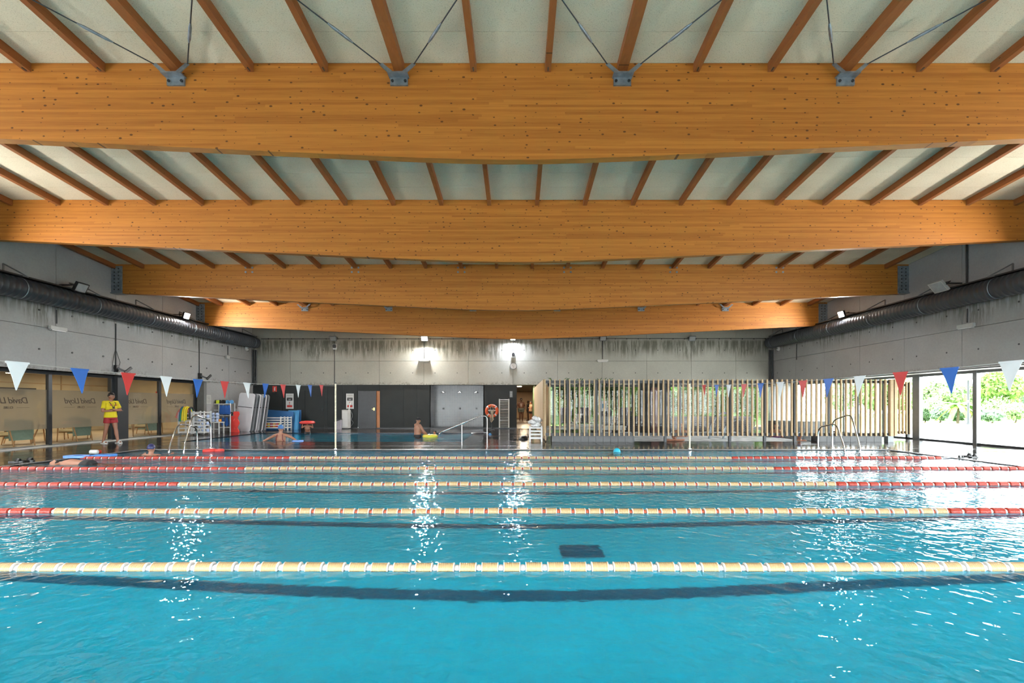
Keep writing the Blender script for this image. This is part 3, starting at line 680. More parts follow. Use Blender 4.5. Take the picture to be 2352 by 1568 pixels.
for s, X0, w in ((1, XL, 'cafe'), (-1, XR, 'garden')):
    for k in range(3):
        X = X0+s*(.06+.09*k)
        single(MB().cyl((X, YB-.07, ZS-.02), (X, YB-.07, 4.35), .035, 8), 'corner_pipe', M['dark_frame'], 'dark vertical pipe in the %s corner, %s from the side wall' % (w, ORD[k]), 'pipe', (X, YB-.07, ZS-.02), 'corner pipes')
# speakers, clock, sensors
def wall_speaker(X, Z, label):
    o = thing('wall_speaker', label, 'speaker', (X, YB, Z))
    MB().box(X-.11, X+.11, YB-.06, YB, Z-.16, Z+.16).build('mounting_plate', M['white'], o, bevel=.02)
    MB().prism([(X-.06, Z-.08), (X+.06, Z-.08), (X+.085, Z+.02), (X+.05, Z+.12), (X-.05, Z+.12), (X-.085, Z+.02)], 'Y', YB-.15, YB-.06).build('speaker_body', M['black'], o)
wall_speaker(px(769.5, YB), pz(796, YB), 'black speaker on a white plate under the grey floodlight')
wall_speaker(px(1179, YB), pz(815, YB), 'black speaker on a white plate above the clock')
X, Z = px(1179, YB), pz(840.5, YB)
o = thing('wall_clock', 'round white wall clock on the end wall', 'clock', (X, YB, Z))
MB().lathe([(.19, 0), (.19, -.04), (.17, -.05)], (X, YB, Z), 'Y', 28).build('case', M['grey_steel'], o)
MB().lathe([(.165, -.045), (.165, -.052)], (X, YB, Z), 'Y', 28).build('dial', M['white'], o)
mb = MB()
for k in range(12):
    a = k*PI/6; mb.bar((X+.125*math.sin(a), YB-.055, Z+.125*math.cos(a)), (X+.15*math.sin(a), YB-.055, Z+.15*math.cos(a)), .012, .006)
setp(mb.build('hour_marks', M['black'], o), kind='stuff')
MB().bar((X, YB-.058, Z), (X-.07, YB-.058, Z+.04), .014, .006).build('hour_hand', M['black'], o)
MB().bar((X, YB-.060, Z), (X+.03, YB-.060, Z-.11), .010, .006).build('minute_hand', M['black'], o)
for x, X0, s, w in ((568, XL, 1, 'cafe'), (1787, XR, -1, 'garden')):
    d = FPX*abs(X0+s*.05)/abs(x-CX)
    o = thing('round_sensor', 'small round white sensor under the end of the %s duct' % w, 'sensor', (X0, d, pz(800, d)))
    MB().lathe([(.13, 0), (.13, s*.05), (.08, s*.10)], (X0, d, pz(800, d)), 'X', 16).build('dome', M['white'], o)
    MB().lathe([(.05, s*.09), (.04, s*.12)], (X0, d, pz(800, d)), 'X', 12).build('lens', M['grey_steel'], o)
# --- ventilation ducts along both side walls
for s, X0, w in ((1, XL, 'cafe'), (-1, XR, 'garden')):
    X, Z, R = X0+s*.45, EYE+3.31, .295
    o = thing('ventilation_duct', 'long dark grey ribbed air duct along the %s wall' % w, 'duct', (X, 2.0, Z))
    pts = [(X, 2.0, Z)]; rr = [R]
    y = 2.0
    while y < 26.3:     # spiral seam as shallow ribs
        for q, dr in ((.0, 0), (.05, 0), (.065, .007), (.085, .007), (.10, 0)):
            pts.append((X, y+q+.001, Z)); rr.append(R+dr)
        y += .16
    MB().tube(pts, rr, 28).build('duct_body', M['duct'], o)
    for y in [4.2+2.4*k for k in range(10)]:
        MB().torus((X, y, Z), R+.008, .012, 'Y', 28, 6).build('strap', M['galv'], o)
        br = MB().bar((X0, y, Z+R+.16), (X+s*.28, y, Z+R+.02), .035).bar((X0+s*.02, y, Z+R+.40), (X0+s*.02, y, Z+R), .035).bar((X0+s*.02, y, Z+R+.40), (X+s*.26, y, Z+R+.03), .03)
        br.build('bracket', M['grey_steel'], o)
    tr = single(MB().box(X-.10, X+.14 if s > 0 else X+.10, 2.0, 26.2, Z+R+.025, Z+R+.065), 'cable_tray', M['dark_frame'], 'thin dark cable tray on top of the %s duct' % w, 'tray', (X, 2.0, Z+R+.025))

# ------------------------------------------------------------------ glazing on the left: cafe front
def win(n, label): return thing('window_%d' % n, label, 'window', (0, 0, 0), kind='structure')
LP = [8.5, 10.9, 13.3, 15.68, 18.1, 20.5, 22.75]
def lettering(body, size, mat, name, parent, loc, mirror=True, shear=0.25, spacing=0.92, extr=.002):
    cu = bpy.data.curves.new(name, 'FONT'); cu.body = body; cu.size = size; cu.shear = shear; cu.space_character = spacing
    cu.align_x = 'CENTER'; cu.align_y = 'CENTER'; cu.extrude = extr
    ob = bpy.data.objects.new(name, cu); C.objects.link(ob)
    dg = bpy.context.evaluated_depsgraph_get(); dg.update()
    me = bpy.data.meshes.new_from_object(ob.evaluated_get(dg)); C.objects.unlink(ob); bpy.data.objects.remove(ob); bpy.data.curves.remove(cu)
    me.materials.clear(); me.materials.append(mat)
    return me
M['ink'] = plain('dark_lettering', (0.06, 0.05, 0.045), 0.6)
M['glass_dark'] = pane('interior_glass', (0.90, 0.90, 0.86))
for i, (a, b) in enumerate(zip(LP, LP[1:])):
    w = win(i+1, 'frosted-band glass pane of the cafe front, %s from the viewer' % ORD[i])
    MB().box(GL-.05, GL+.05, b-.06, b+.06, 0.02, ZS).build('mullion', M['dark_frame' if i != 3 else 'dark_frame'], w)
    MB().box(GL-.05, GL+.05, a+.06, b-.06, ZS-.10, ZS).build('head_rail', M['dark_frame'], w)
    MB().box(GL-.05, GL+.06, a+.06, b-.06, 0.0, .05).build('sill_rail', M['grey_steel'], w)
    MB().add([(GL, a+.06, .05), (GL, b-.06, .05), (GL, b-.06, ZS-.10), (GL, a+.06, ZS-.10)], [(0,1,2,3)]).build('glass_pane', M['glass_dark'], w)
    fl = MB().add([(GL-.012, a+.06, .56), (GL-.012, b-.06, .56), (GL-.012, b-.06, 1.82), (GL-.012, a+.06, 1.82)], [(0,1,2,3)]).build('frosted_band', M['film'], w)
    # reversed script lettering stuck on the cafe side
    yc = (a+b)/2-.05
    for body, size, z, sh in (('David Lloyd', .27, 1.46, .28), ('CLUBS', .10, 1.25, 0)):
        me = lettering(body, size, M['ink'], 'lettering', None, None, True, sh)
        o = bpy.data.objects.new('reversed_lettering', me); C.objects.link(o); o.parent = w
        # read from the cafe; from the pool it appears reversed
        o.matrix_basis = Matrix(((0, 0, -1, GL-.006), (-1, 0, 0, yc), (0, 1, 0, z), (0, 0, 0, 1)))
    mb = MB().box(GL-.008, GL-.004, yc-.62, yc-.24, 1.245, 1.253); mb.build('lettering_rule', M['ink'], w)
    MB().box(GL-.008, GL-.004, yc+.24, yc+.62, 1.245, 1.253).build('lettering_rule', M['ink'], w)
struct(MB().box(GL-.2, GL+.18, 18.16, 18.66, 0, ZS), 'column_cafe', M['dark_frame'], 'dark square steel column between the cafe panes', 'column')
struct(MB().box(GL+.06, GL+.30, 2.0, 22.8, 0, .03), 'baseboard_left', M['offwhite'], 'pale kerb at the foot of the cafe glazing', 'kerb')
# cafe room
M['cream'] = plain('cream_wall', (0.50, 0.42, 0.28), 0.6, 0, 0.12, 0.8)
M['cafe_floor'] = plain('cafe_floor', (0.30, 0.24, 0.16), 0.35, 0, 0.12, 1)
struct(MB().box(-23, GL-.05, 6, 27.2, -.1, 0.0), 'floor_cafe', M['cafe_floor'], 'brown cafe floor behind the glazing', 'floor')
struct(MB().box(-23, GL-.25, 6, 27.2, 2.75, 2.85), 'ceiling_cafe', M['cream'], 'cream cafe ceiling', 'ceiling')
cw = struct(MB().box(-23.1, -22.5, 6, 27.2, 0, 2.8).box(-23, GL-.1, 26.9, 27.2, 0, 2.8).box(-23, GL-.1, 5.9, 6.0, 0, 2.8).box(GL-.25, GL-.05, 22.8, 27, 0, 2.8), 'wall_cafe', M['cream'], 'cream panelled cafe wall', 'wall')
for k in range(9): MB().box(-22.5, -22.47, 7+2.1*k, 7.04+2.1*k, 0, 2.75).build('wall_joint', M['corr'], cw)
MB().box(-22.5, -22.45, 6.2, 26.8, 2.30, 2.34).build('picture_rail', M['corr'], cw)
for y in (10, 14.5, 19, 23.5):
    l = bpy.data.lights.new('cafe_light', 'AREA'); l.size = 1.2; l.energy = 34; l.color = (1, .84, .62)
    o = bpy.data.objects.new('cafe_light', l); C.objects.link(o); o.location = (-19.5, y, 2.72)
for k, (y, x) in enumerate(((16.0, -21.0), (20.0, -21.0))):
    o = thing('pendant_lamp', 'glowing cafe ceiling spot seen through the glazing, %s' % ['nearer the viewer', 'above the far pane'][k], 'lamp', (x, y, 2.70))
    MB().lathe([(.12, .05), (.16, -.05), (.14, -.06)], (x, y, 2.70)).build('shade', M['offwhite'], o)
    MB().lathe([(.12, -.05), (.12, -.065)], (x, y, 2.70)).build('bulb', emit('warm_bulb', (1, .8, .5), 20), o)
o = thing('wall_shelf', 'long dark shelf on the cafe wall seen through the pane by the lifeguard', 'shelf', (-22.4, 20, 1.9))
MB().box(-22.45, -22.1, 18.3, 22.2, 1.95, 2.08).build('board', M['dark_frame'], o)
for y in (18.8, 21.7): MB().box(-22.45, -22.2, y-.03, y+.03, 1.75, 1.95).build('bracket', M['dark_frame'], o)
o = thing('bottle_rack', 'dark open rack with shelves behind the nearest cafe pane', 'rack', (-21.5, 15.0, 0))
for y in (15.1, 17.0): MB().box(-21.7, -21.4, y-.04, y+.04, 0, 2.5).build('post', M['dark_frame'], o)
for z in (.4, .9, 1.4, 1.75, 1.95, 2.15, 2.4): MB().box(-21.7, -21.4, 15.1, 17.0, z-.015, z+.015).build('shelf', M['dark_frame'], o)
# cafe armchairs
M['sage'] = plain('sage_green_fabric', (0.20, 0.27, 0.22), 0.8, 0, 0.08, 12)
M['seatcream'] = plain('cream_seat_fabric', (0.62, 0.50, 0.28), 0.8, 0, 0.08)
M['oak'] = plain('oak_wood', (0.38, 0.20, 0.08), 0.45, 0, 0.15, 8)
def armchair():
    o = thing('cafe_armchair', 'x', 'chair', (0, 0, 0), 'cafe armchairs')
    MB().box(-.31, .31, -.30, .28, .36, .46).build('seat', M['seatcream'], o, bevel=.04)
    pr = [(-.34, .20), (-.36, .62), (-.30, .80), (-.20, .86), (.20, .86), (.30, .80), (.36, .62), (.34, .20)]
    b = MB().prism(pr, 'Y', -.34, -.24, True); b.build('backrest', M['sage'], o, bevel=.03)
    for sx in (-1, 1):
        MB().tube([(sx*.36, .28, .56), (sx*.37, -.05, .60), (sx*.36, -.34, .56)], .024, 8).build('armrest', M['oak'], o)
        MB().tube([(sx*.36, .24, .57), (sx*.33, .30, 0)], .022, 8, .016).build('leg', M['oak'], o)
        MB().tube([(sx*.36, -.28, .56), (sx*.33, -.40, 0)], .022, 8, .016).build('leg', M['oak'], o)
    MB().bar((-.34, .22, .34), (.34, .22, .34), .03, .05).bar((-.34, -.3, .34), (.34, -.3, .34), .03, .05).build('seat_frame', M['oak'], o)
    return o
ch0 = armchair()
spots = [(-16.25, 15.55, -1.57, 'sage cafe armchair with its back to the nearest pane'), (-17.1, 16.6, 2.3, 'cafe armchair with cream seat turned sideways beside the first mullion'),
         (-16.3, 17.75, -1.5, 'sage cafe armchair with its back to the pane beside the lifeguard'), (-17.2, 18.9, .6, 'cafe armchair hidden partly by the dark column'),
         (-16.4, 20.0, 2.6, 'cafe armchair turned sideways just past the column'), (-16.3, 21.2, -1.55, 'sage cafe armchair with its back to the third pane'), (-17.0, 22.4, 2.9, 'farthest cafe armchair by the last mullion')]
for i, (x, y, a, lab) in enumerate(spots):
    if i == 0: ch0.location = (x, y, 0); ch0.rotation_euler = (0, 0, a+PI); ch0['label'] = lab
    else: dup(ch0, (x, y, 0), a+PI, lab)
tb = thing('cafe_table', 'small wooden cafe table behind the nearest pane', 'table', (-17.3, 15.4, 0), 'cafe tables')
MB().lathe([(.34, .58), (.35, .60), (.34, .62)], (-17.3, 15.4, 0), n=24).build('table_top', M['oak'], tb)
for k in range(3):
    a = 2*PI*k/3; MB().tube([(-17.3+.08*math.cos(a), 15.4+.08*math.sin(a), .58), (-17.3+.28*math.cos(a), 15.4+.28*math.sin(a), 0)], .02, 8).build('leg', M['oak'], tb)
dup(tb, (-17.4, 17.7, 0), 0, 'small wooden cafe table behind the pane beside the lifeguard'); dup(tb, (-17.4, 21.0, 0), 0, 'small wooden cafe table behind the third pane')
def flat_sign(X, Y, Z, w, h, axis, mat, name, label, marks):
    o = thing(name, label, 'sign', (X, Y, Z))
    sg = 1 if axis == 'X' else -1
    def B(a0, a1, z0, z1, d0, d1):
        return MB().box(X+d0*1, X+d1*1, Y+a0, Y+a1, Z+z0, Z+z1) if axis == 'X' else MB().box(X+a0, X+a1, Y-d1, Y-d0, Z+z0, Z+z1)
    B(-w/2, w/2, -h/2, h/2, 0, .015).build('sign_plate', M[mat], o)
    for nm, m, a0, a1, z0, z1 in marks: B(a0, a1, z0, z1, .015, .019).build(nm, M[m], o)
    return o
M['sign_red'] = plain('sign_red', (0.50, 0.03, 0.02), 0.5)
flat_sign(-20.0, 26.88, 1.9, .22, .30, 'Y', 'sign_red', 'fire_sign', 'small red fire notice on the far cafe wall', [('flame_mark', 'white', -.05, .05, -.05, .10)])

# ------------------------------------------------------------------ garden glazing on the right
RP = [YN, 2.0, 5.2, 8.8, 12.4, 16.12, 18.5, 20.6, 22.6, 24.6, YB]
for i, (a, b) in enumerate(zip(RP, RP[1:])):
    w = win(i+11, 'tall clear pane of the garden front, %s from the viewer' % ORD[i])
    hw = .07 if abs(b-16.12) < .01 else (.16 if abs(b-18.5) < .01 else .05)
    MB().box(GR-.07, GR+.07, b-hw, b+hw if b < YB else b, 0.0, ZS+.06).build('mullion', M['grey_steel'], w)
    MB().box(GR-.05, GR+.05, a, b-hw, ZS-.03, ZS+.06).build('head_rail', M['grey_steel'], w)
    MB().box(GR-.05, GR+.05, a, b-hw, 0, .06).build('sill_rail', M['dark_frame'], w)
    MB().add([(GR, a, .06), (GR, b-hw, .06), (GR, b-hw, ZS-.03), (GR, a, ZS-.03)], [(0,1,2,3)]).build('glass_pane', M['glass'], w)
# window band behind the viewer
for i in range(6):
    a, b = -15.2+5.08*i, -15.2+5.08*(i+1)
    w = win(i+51, 'tall pane of the window band behind the viewer, %s from the cafe' % ORD[i])
    MB().box(b-.06, b+.06, YN-.12, YN, 0, 2.45).build('mullion', M['grey_steel'], w)
    MB().add([(a+.06, YN-.06, .02), (b-.06, YN-.06, .02), (b-.06, YN-.06, 2.45), (a+.06, YN-.06, 2.45)], [(0,1,2,3)]).build('glass_pane', M['glass'], w)
# glazing at the back of the spa area
c9 = px(1232, YB)+.7
BP = [c9, 3.4, 5.6, 7.8, 10.0, 12.2, XR]
for i, (a, b) in enumerate(zip(BP, BP[1:])):
    w = win(i+31, 'pane looking onto the hedge behind the screen, %s from the corridor' % ORD[i])
    MB().box(b-.05, b+.05, YB-.03, YB+.07, 0, ZS).build('mullion', M['dark_frame'], w)
    MB().box(a+.05, b-.05, YB-.03, YB+.07, ZS-.12, ZS).build('head_rail', M['dark_frame'], w)
    MB().box(a+.05, b-.05, YB-.03, YB+.07, 0, .1).build('sill_rail', M['dark_frame'], w)
    MB().add([(a+.05, YB, .1), (b-.05, YB, .1), (b-.05, YB, ZS-.12), (a+.05, YB, ZS-.12)], [(0,1,2,3)]).build('glass_pane', M['glass'], w)
struct(MB().box(XR-.15, GR+.2, YB, YB+.2, 0, ZS+.1), 'wall_garden_corner', M['conc_side'], 'concrete return wall at the garden corner', 'wall')
# garden
M['paving'] = plain('pale_paving', (0.50, 0.49, 0.46), 0.8, 0, 0.06, 0.5)
M['lawn'] = plain('lawn', (0.20, 0.30, 0.08), 0.9, 0, 0.25, 2)
struct(MB().box(GR+.1, 70, -25, 26.95, -.25, -.04).box(-40, GR+.1, -25, YN-.12, -.25, -.04), 'garden_paving', M['paving'], 'sunlit pale terrace outside the windows', 'ground')
struct(MB().box(c9-.2, 70, 26.95, 70, -.25, -.04), 'lawn', M['lawn'], 'strip of lawn behind the spa windows', 'ground')
def leaf_mat(name, c0, c1):
    t = NT(name); oi = t.noise(t.co(), 3.0, 3); g = t.new('ShaderNodeNewGeometry')
    t.link(t.ramp(g.outputs['Random Per Island'], [(0.0, c0), (1.0, c1)]), t.b.inputs['Base Color'])
    t.b.inputs['Roughness'].default_value = 0.55
    tl = t.new('ShaderNodeBsdfTranslucent'); tl.inputs[0].default_value = (*[min(1, c*1.4) for c in c1], 1)
    mx = t.new('ShaderNodeMixShader'); mx.inputs[0].default_value = .25; t.link(t.b.outputs[0], mx.inputs[1]); t.link(tl.outputs[0], mx.inputs[2]); t.link(mx.outputs[0], t.out.inputs['Surface'])
    return t.m
M['leaf'] = leaf_mat('green_leaves', (0.05, 0.13, 0.025), (0.22, 0.36, 0.07))
M['leaf_dark'] = leaf_mat('dark_leaves', (0.015, 0.045, 0.018), (0.06, 0.12, 0.04))
M['leaf_pale'] = leaf_mat('pale_leaves', (0.12, 0.22, 0.09), (0.34, 0.44, 0.22))
M['leaf_grey'] = leaf_mat('grey_green_leaves', (0.08, 0.15, 0.10), (0.26, 0.36, 0.26))
M['leaf_fence'] = plain('green_fence', (0.06, 0.11, 0.04), 0.8, 0, 0.3, 6)
M['bark'] = plain('bark', (0.10, 0.07, 0.05), 0.9)
def foliage(c, r, n, size, seed, flat=1.0):
    rd = random.Random(seed); mb = MB(); c = Vector(c)
    for _ in range(n):
        u = Vector((rd.gauss(0, 1), rd.gauss(0, 1), rd.gauss(0, 1))).normalized()
        q = (rd.random()**.45)*(0.78+.30*mnoise.noise(u*2.2+Vector((seed, 0, 0))))
        p = c+Vector((u.x*r[0], u.y*r[1], u.z*r[2]))*q
        a = Vector((rd.gauss(0, 1), rd.gauss(0, 1), rd.gauss(0, 1)*flat)).normalized(); b = a.cross(u).normalized() if a.cross(u).length > .01 else Vector((1,0,0))
        s = size*rd.uniform(.6, 1.3)
        mb.add([p-a*s, p+b*s*.45, p+a*s, p-b*s*.45], [(0,1,2,3)])
    return mb
def shrub(name, label, X, Y, r, h, mat, n=1600, size=.07, seed=1, trunk=0.0, group='garden shrubs and trees', cat='shrub', base=-.04):
    o = thing(name, label, cat, (X, Y, base), group)
    setp(foliage((X, Y, base+trunk+h/2), (r, r, h/2), n, size, seed).build('foliage', M[mat], o), kind='stuff')
    MB().tube([(X, Y, base), (X+.05, Y, base+trunk*.6+.1), (X, Y, base+trunk+h*.45)], .06 if trunk < 1 else .14, 8, .03).build('trunk', M['bark'], o)
for i, (x0, x1, y0, y1, d, m, nm, lab) in enumerate((
        (2240, 2352, 838, 945, 41, 'leaf', 'garden_tree', 'bushy green tree behind the nearest white pennant'), (2115, 2215, 862, 950, 46, 'leaf_pale', 'garden_tree', 'pale feathery tree behind the blue pennant'),
        (2330, 2450, 845, 960, 43, 'leaf_grey', 'garden_tree', 'grey-green tree at the very edge of the garden view'), (2030, 2120, 850, 955, 48, 'leaf_pale', 'garden_tree', 'distant pale tree seen through the short screen'),
        (2200, 2260, 870, 955, 47, 'leaf_pale', 'garden_tree', 'pale tree right behind the globe lamp'), (1960, 2050, 850, 960, 50, 'leaf', 'garden_tree', 'distant green tree seen through the end of the long screen'), (1890, 1970, 855, 960, 52, 'leaf_pale', 'garden_tree', 'distant pale tree seen through the middle of the garden panes'),
        (2113, 2135, 934, 969, 36, 'leaf_dark', 'garden_shrub', 'dark purple-green shrub next to the window post'), (2136, 2182, 930, 970, 36.5, 'leaf_grey', 'garden_shrub', 'low grey-green bush left of the small palm'),
        (2180, 2216, 938, 971, 37, 'leaf_dark', 'garden_shrub', 'dark round bush behind the small palm'), (2236, 2258, 935, 972, 36.5, 'leaf_dark', 'garden_shrub', 'dark narrow bush beside the window mullion'),
        (2252, 2306, 936, 974, 35.5, 'leaf_grey', 'garden_shrub', 'large round grey-green bush right of the lamp post'), (2304, 2360, 920, 975, 36, 'leaf_pale', 'garden_shrub', 'pale bush at the right edge of the garden'),
        (2255, 2330, 905, 955, 40, 'leaf_pale', 'garden_shrub', 'tall pale bush behind the round bush'), (2120, 2175, 905, 950, 41, 'leaf_pale', 'garden_shrub', 'tall pale bush behind the low grey-green bush'), (2350, 2430, 915, 978, 36, 'leaf_grey', 'garden_shrub', 'grey bush beyond the right window edge'))):
    X = px((x0+x1)/2, d); r = (x1-x0)/2*d/FPX; zt = pz(y0, d); zb = max(-.04, pz(y1, d)) if nm == 'garden_tree' else -.04
    shrub(nm, lab, X, d, r, zt-zb, m, 4200 if nm == 'garden_tree' else 1700, .19 if nm == 'garden_tree' else .11, 20+i, zb+.04, cat='tree' if nm == 'garden_tree' else 'shrub')
PXm, PYm = px(2200, 35), 35
o = thing('small_palm', 'small yellow-green palm beside the lamp post', 'palm', (PXm, PYm, -.04), 'garden shrubs and trees')
MB().tube([(PXm, PYm, -.04), (PXm+.05, PYm, 1.3)], .08, 8, .06).build('trunk', M['bark'], o)
for k in range(16):
    a = 2.399*k; e = .9-.09*k; mb = MB(); pts = []
    for q in range(7):
        u = q/6; rr = 1.25*u; pts.append(Vector((PXm+rr*math.cos(a), PYm+rr*math.sin(a), 1.3+math.sin(e)*1.1*u-.8*u*u)))
    for p, q in zip(pts, pts[1:]):
        t = (q-p).normalized(); s = t.cross(Vector((0,0,1))).normalized(); w = .16
        mb.add([p, q, q+s*w-t*.02-Vector((0,0,.06)), p+s*w-Vector((0,0,.06))], [(0,1,2,3)]); mb.add([p, q, q-s*w-Vector((0,0,.06)), p-s*w-Vector((0,0,.06))], [(0,1,2,3)])
    mb.build('frond', M['leaf'], o)
X, Y = px(2224, 33), 33
o = thing('globe_lamp', 'garden lamp post with white globe outside the window', 'lamp post', (X, Y, -.04))
MB().tube([(X, Y, -.04), (X, Y, .1), (X, Y, 3.0)], [.12, .075, .06], 10).build('post', M['dark_frame'], o)
MB().ell((X, Y, 3.32), .36, .36, .36, 20, 12).build('globe', M['white'], o)
MB().cyl((X, Y, 1.45), (X, Y, 1.62), .08, 10).build('label_band', M['white'], o)
# dense hedge behind the spa windows; canopy and fence added to block sky light
for k in range(7):
    X = 3.35+1.85*k
    shrub('hedge_plant', 'tall green hedge plant behind the spa windows, %s from the corridor' % ORD[k], X, 29.6+.3*(k % 2), 1.35, 3.3, ['leaf', 'leaf_pale', 'leaf'][k % 3], 3600, .13, 40+k, .0, 'hedge behind the spa windows')
struct(MB().box(c9-.6, 17.5, 32.5, 32.7, -.04, 3.4).box(c9-.75, c9-.6, 27.2, 32.7, -.04, 2.7), 'wall_courtyard', M['leaf_fence'], 'green fence closing the courtyard', 'fence')
struct(MB().box(c9-.6, 17.5, 27.2, 29.2, 2.75, 2.9), 'ceiling_courtyard', M['offwhite'], 'pale canopy over the courtyard', 'canopy')
# ------------------------------------------------------------------ lane ropes
def float_mesh(mat, name):
    prof = [(.030, -.068), (.047, -.066), (.049, -.058)]
    for k in range(7):
        h = -.052+.0173*k; prof += [(.045, h), (.049, h+.006), (.049, h+.011)]
    prof += [(.049, .066), (.030, .068)]
    return MB().lathe(prof, (0, 0, 0), 'X', 14).mesh(name, mat)
def disc_mesh(mat): return MB().lathe([(.030, -.004), (.0505, -.004), (.0505, .004), (.030, .004)], (0, 0, 0), 'X', 14).mesh('end_disc', mat)
def spacer_mesh(mat): return MB().lathe([(.014, -.024), (.030, -.018), (.034, 0), (.030, .018), (.014, .024)], (0, 0, 0), 'X', 10).mesh('spacer', mat)
FT, FR = float_mesh(M['tan'], 'float'), float_mesh(M['fl_red'], 'float')
DW = disc_mesh(M['fl_white']); DR = disc_mesh(M['fl_red'])
SW, SO = spacer_mesh(M['fl_white']), spacer_mesh(M['fl_orange'])
ZR = WATER+.008
RL = ['nearest lane rope, cream floats and white spacers', 'second nearest lane rope, cream floats, red ends', 'middle lane rope of five, cream with red ends', 'fourth lane rope from the viewer, cream with red ends', 'farthest lane rope, shortest in view, cream with red ends']
for i, y in enumerate(LANES):
    lim = 1.25*y+1.3
    o = thing('lane_rope', RL[i], 'lane rope', (0, y, ZR), 'pool lane ropes')
    x0, x1 = max(-11.05, -lim), min(10.72, lim)
    MB().cyl((x0-.1, y, ZR), (x1+.25, y, ZR), .006, 6).build('wire', M['rod'], o)
    k = 0; x = x0+.08
    while x < x1-.05:
        red = x < -5.8 or x > 5.42
        dz = .004*math.sin(x*2.1+i*1.7)
        share(FR if red else FT, 'float', o, (x, 0, dz), (random.uniform(0, 6), 0, 0))
        for s in (-1, 1):
            if not red: share(DW, 'end_disc', o, (x+s*.066, 0, dz))
        share(SW if (red or i == 0) else SO, 'spacer', o, (x+.0915, 0, dz))
        x += .183
    if i >= 3:
        MB().tube([(x1-.02, y, ZR), (x1+.04, y, ZR), (x1+.22, y, ZR+.01)], [.02, .028, .012], 8).build('tensioner', M['galv'], o)
# rope anchors on the deck
for i, y in enumerate((12.24,)):
    o = thing('rope_anchor', 'small steel rope anchor on the deck beside the sandals', 'anchor', (PX1+.22, y, 0))
    MB().box(PX1+.16, PX1+.28, y-.05, y+.05, 0, .012).build('base_plate', M['dark_frame'], o)
    for s in (-1, 1): MB().box(PX1+.22+s*.04-.012, PX1+.22+s*.04+.012, y-.02, y+.02, .012, .06).build('lug', M['dark_frame'], o)

# ------------------------------------------------------------------ backstroke flags
def pennants(X, ds, zs, cols, yp, label, side):
    o = thing('pennant_line', label, 'pennants', (X, ds[0], zs[0]), 'backstroke pennant lines')
    pts = [(X, 2.6, zs[0]+.10)]+[(X, d, z) for d, z in zip(ds, zs)]+[(X, yp, zs[-1]+.03)]
    MB().tube(pts, .004, 5).build('string', M['offwhite'], o)
    for d, z, c in zip(ds, zs, cols):
        b = random.uniform(-.03, .03)
        vs = [(X-.002, d-.12, z), (X-.002, d+.12, z), (X+b*.5, d+.055, z-.15), (X+b, d+.004, z-.30), (X+b, d-.004, z-.30), (X+b*.5, d-.055, z-.15)]
        mb = MB(); w = [(v[0]+.004, v[1], v[2]) for v in vs]; n = 6
        mb.add(vs+w, [tuple(range(n)), tuple(range(2*n-1, n-1, -1))]+[(k, (k+1) % n, n+(k+1) % n, n+k) for k in range(n)])
        mb.box(X-.006, X+.006, d-.125, d+.125, z-.008, z+.012)
        mb.build('pennant', M[{'w': 'fg_white', 'b': 'fg_blue', 'r': 'fg_red'}[c]], o)
XPL, XPR = -5.46, 5.16
pennants(XPL, [5.28, 6.03, 6.78, 7.51, 8.26, 9.01, 9.75, 10.47, 11.25, 12.03, 12.71, 13.45], [1.81, 1.79, 1.784, 1.776, 1.77, 1.77, 1.777, 1.789, 1.80, 1.82, 1.846, 1.875], 'wbr'*4, 14.5, 'string of white, blue and red pennants on the cafe side', -1)
pennants(XPR, [5.06, 5.78, 6.52, 7.30, 8.03, 8.75, 9.50, 10.27, 11.02, 11.82, 12.54, 13.39], [1.80, 1.785, 1.78, 1.772, 1.77, 1.772, 1.78, 1.79, 1.80, 1.82, 1.845, 1.875], 'wbr'*4, 14.5, 'string of white, blue and red pennants on the garden side', 1)
M['pole'] = plain('weathered_white_pole', (0.66, 0.60, 0.44), 0.45, 0, 0.2, 25)
for X, w in ((XPL, 'cafe'), (XPR, 'garden')):
    o = thing('pennant_pole', 'thin pale pole at the far pool edge on the %s side' % w, 'pole', (X, 14.5, 0))
    MB().cyl((X, 14.5, 0), (X, 14.5, 1.97), .024, 10).build('tube', M['pole'], o)
    MB().cyl((X, 14.5, 0), (X, 14.5, .03), .06, 12).build('base_plate', M['chrome'], o)
    MB().cyl((X, 14.5, 1.97), (X, 14.5, 2.0), .03, 10).build('cap', M['black'], o)

# ------------------------------------------------------------------ pool ladders
def arc(pts, r, n=6):     # round the corners of a polyline
    P = [Vector(p) for p in pts]; out = [P[0]]
    for a, b, c in zip(P, P[1:], P[2:]):
        u = (a-b); v = (c-b); ru = min(r, u.length*.48); rv = min(r, v.length*.48); s = b+u.normalized()*ru; e = b+v.normalized()*rv
        for k in range(n+1):
            q = k/n; out.append(s.lerp(b, q).lerp(b.lerp(e, q), q))
    out.append(P[-1]); return out
def ladder(xa, ha, xb, hb, label):
    o = thing('pool_ladder', label, 'ladder', ((xa+xb)/2, 14.6, 0), 'pool ladders')
    for X, h in ((xa, ha), (xb, hb)):
        MB().tube(arc([(X, 14.95, 0), (X, 14.93, h*.80), (X, 14.10, h), (X, 13.72, .10), (X, 13.70, -.6)], .22), .021, 10).build('rail', M['chrome'], o)
        MB().lathe([(.05, 0), (.05, .015), (.025, .03)], (X, 14.95, 0), n=12).build('flange', M['chrome'], o)
    for z in (-.2, -.45): MB().bar((xa, 13.70, z), (xb, 13.70, z), .06, .03).build('tread', M['chrome'], o)
ladder(-9.9, .80, -9.48, 1.06, 'chrome pool ladder on the cafe side, by the noodle rack')
ladder(9.28, .80, 9.72, 1.07, 'chrome pool ladder on the garden side, before the screen')
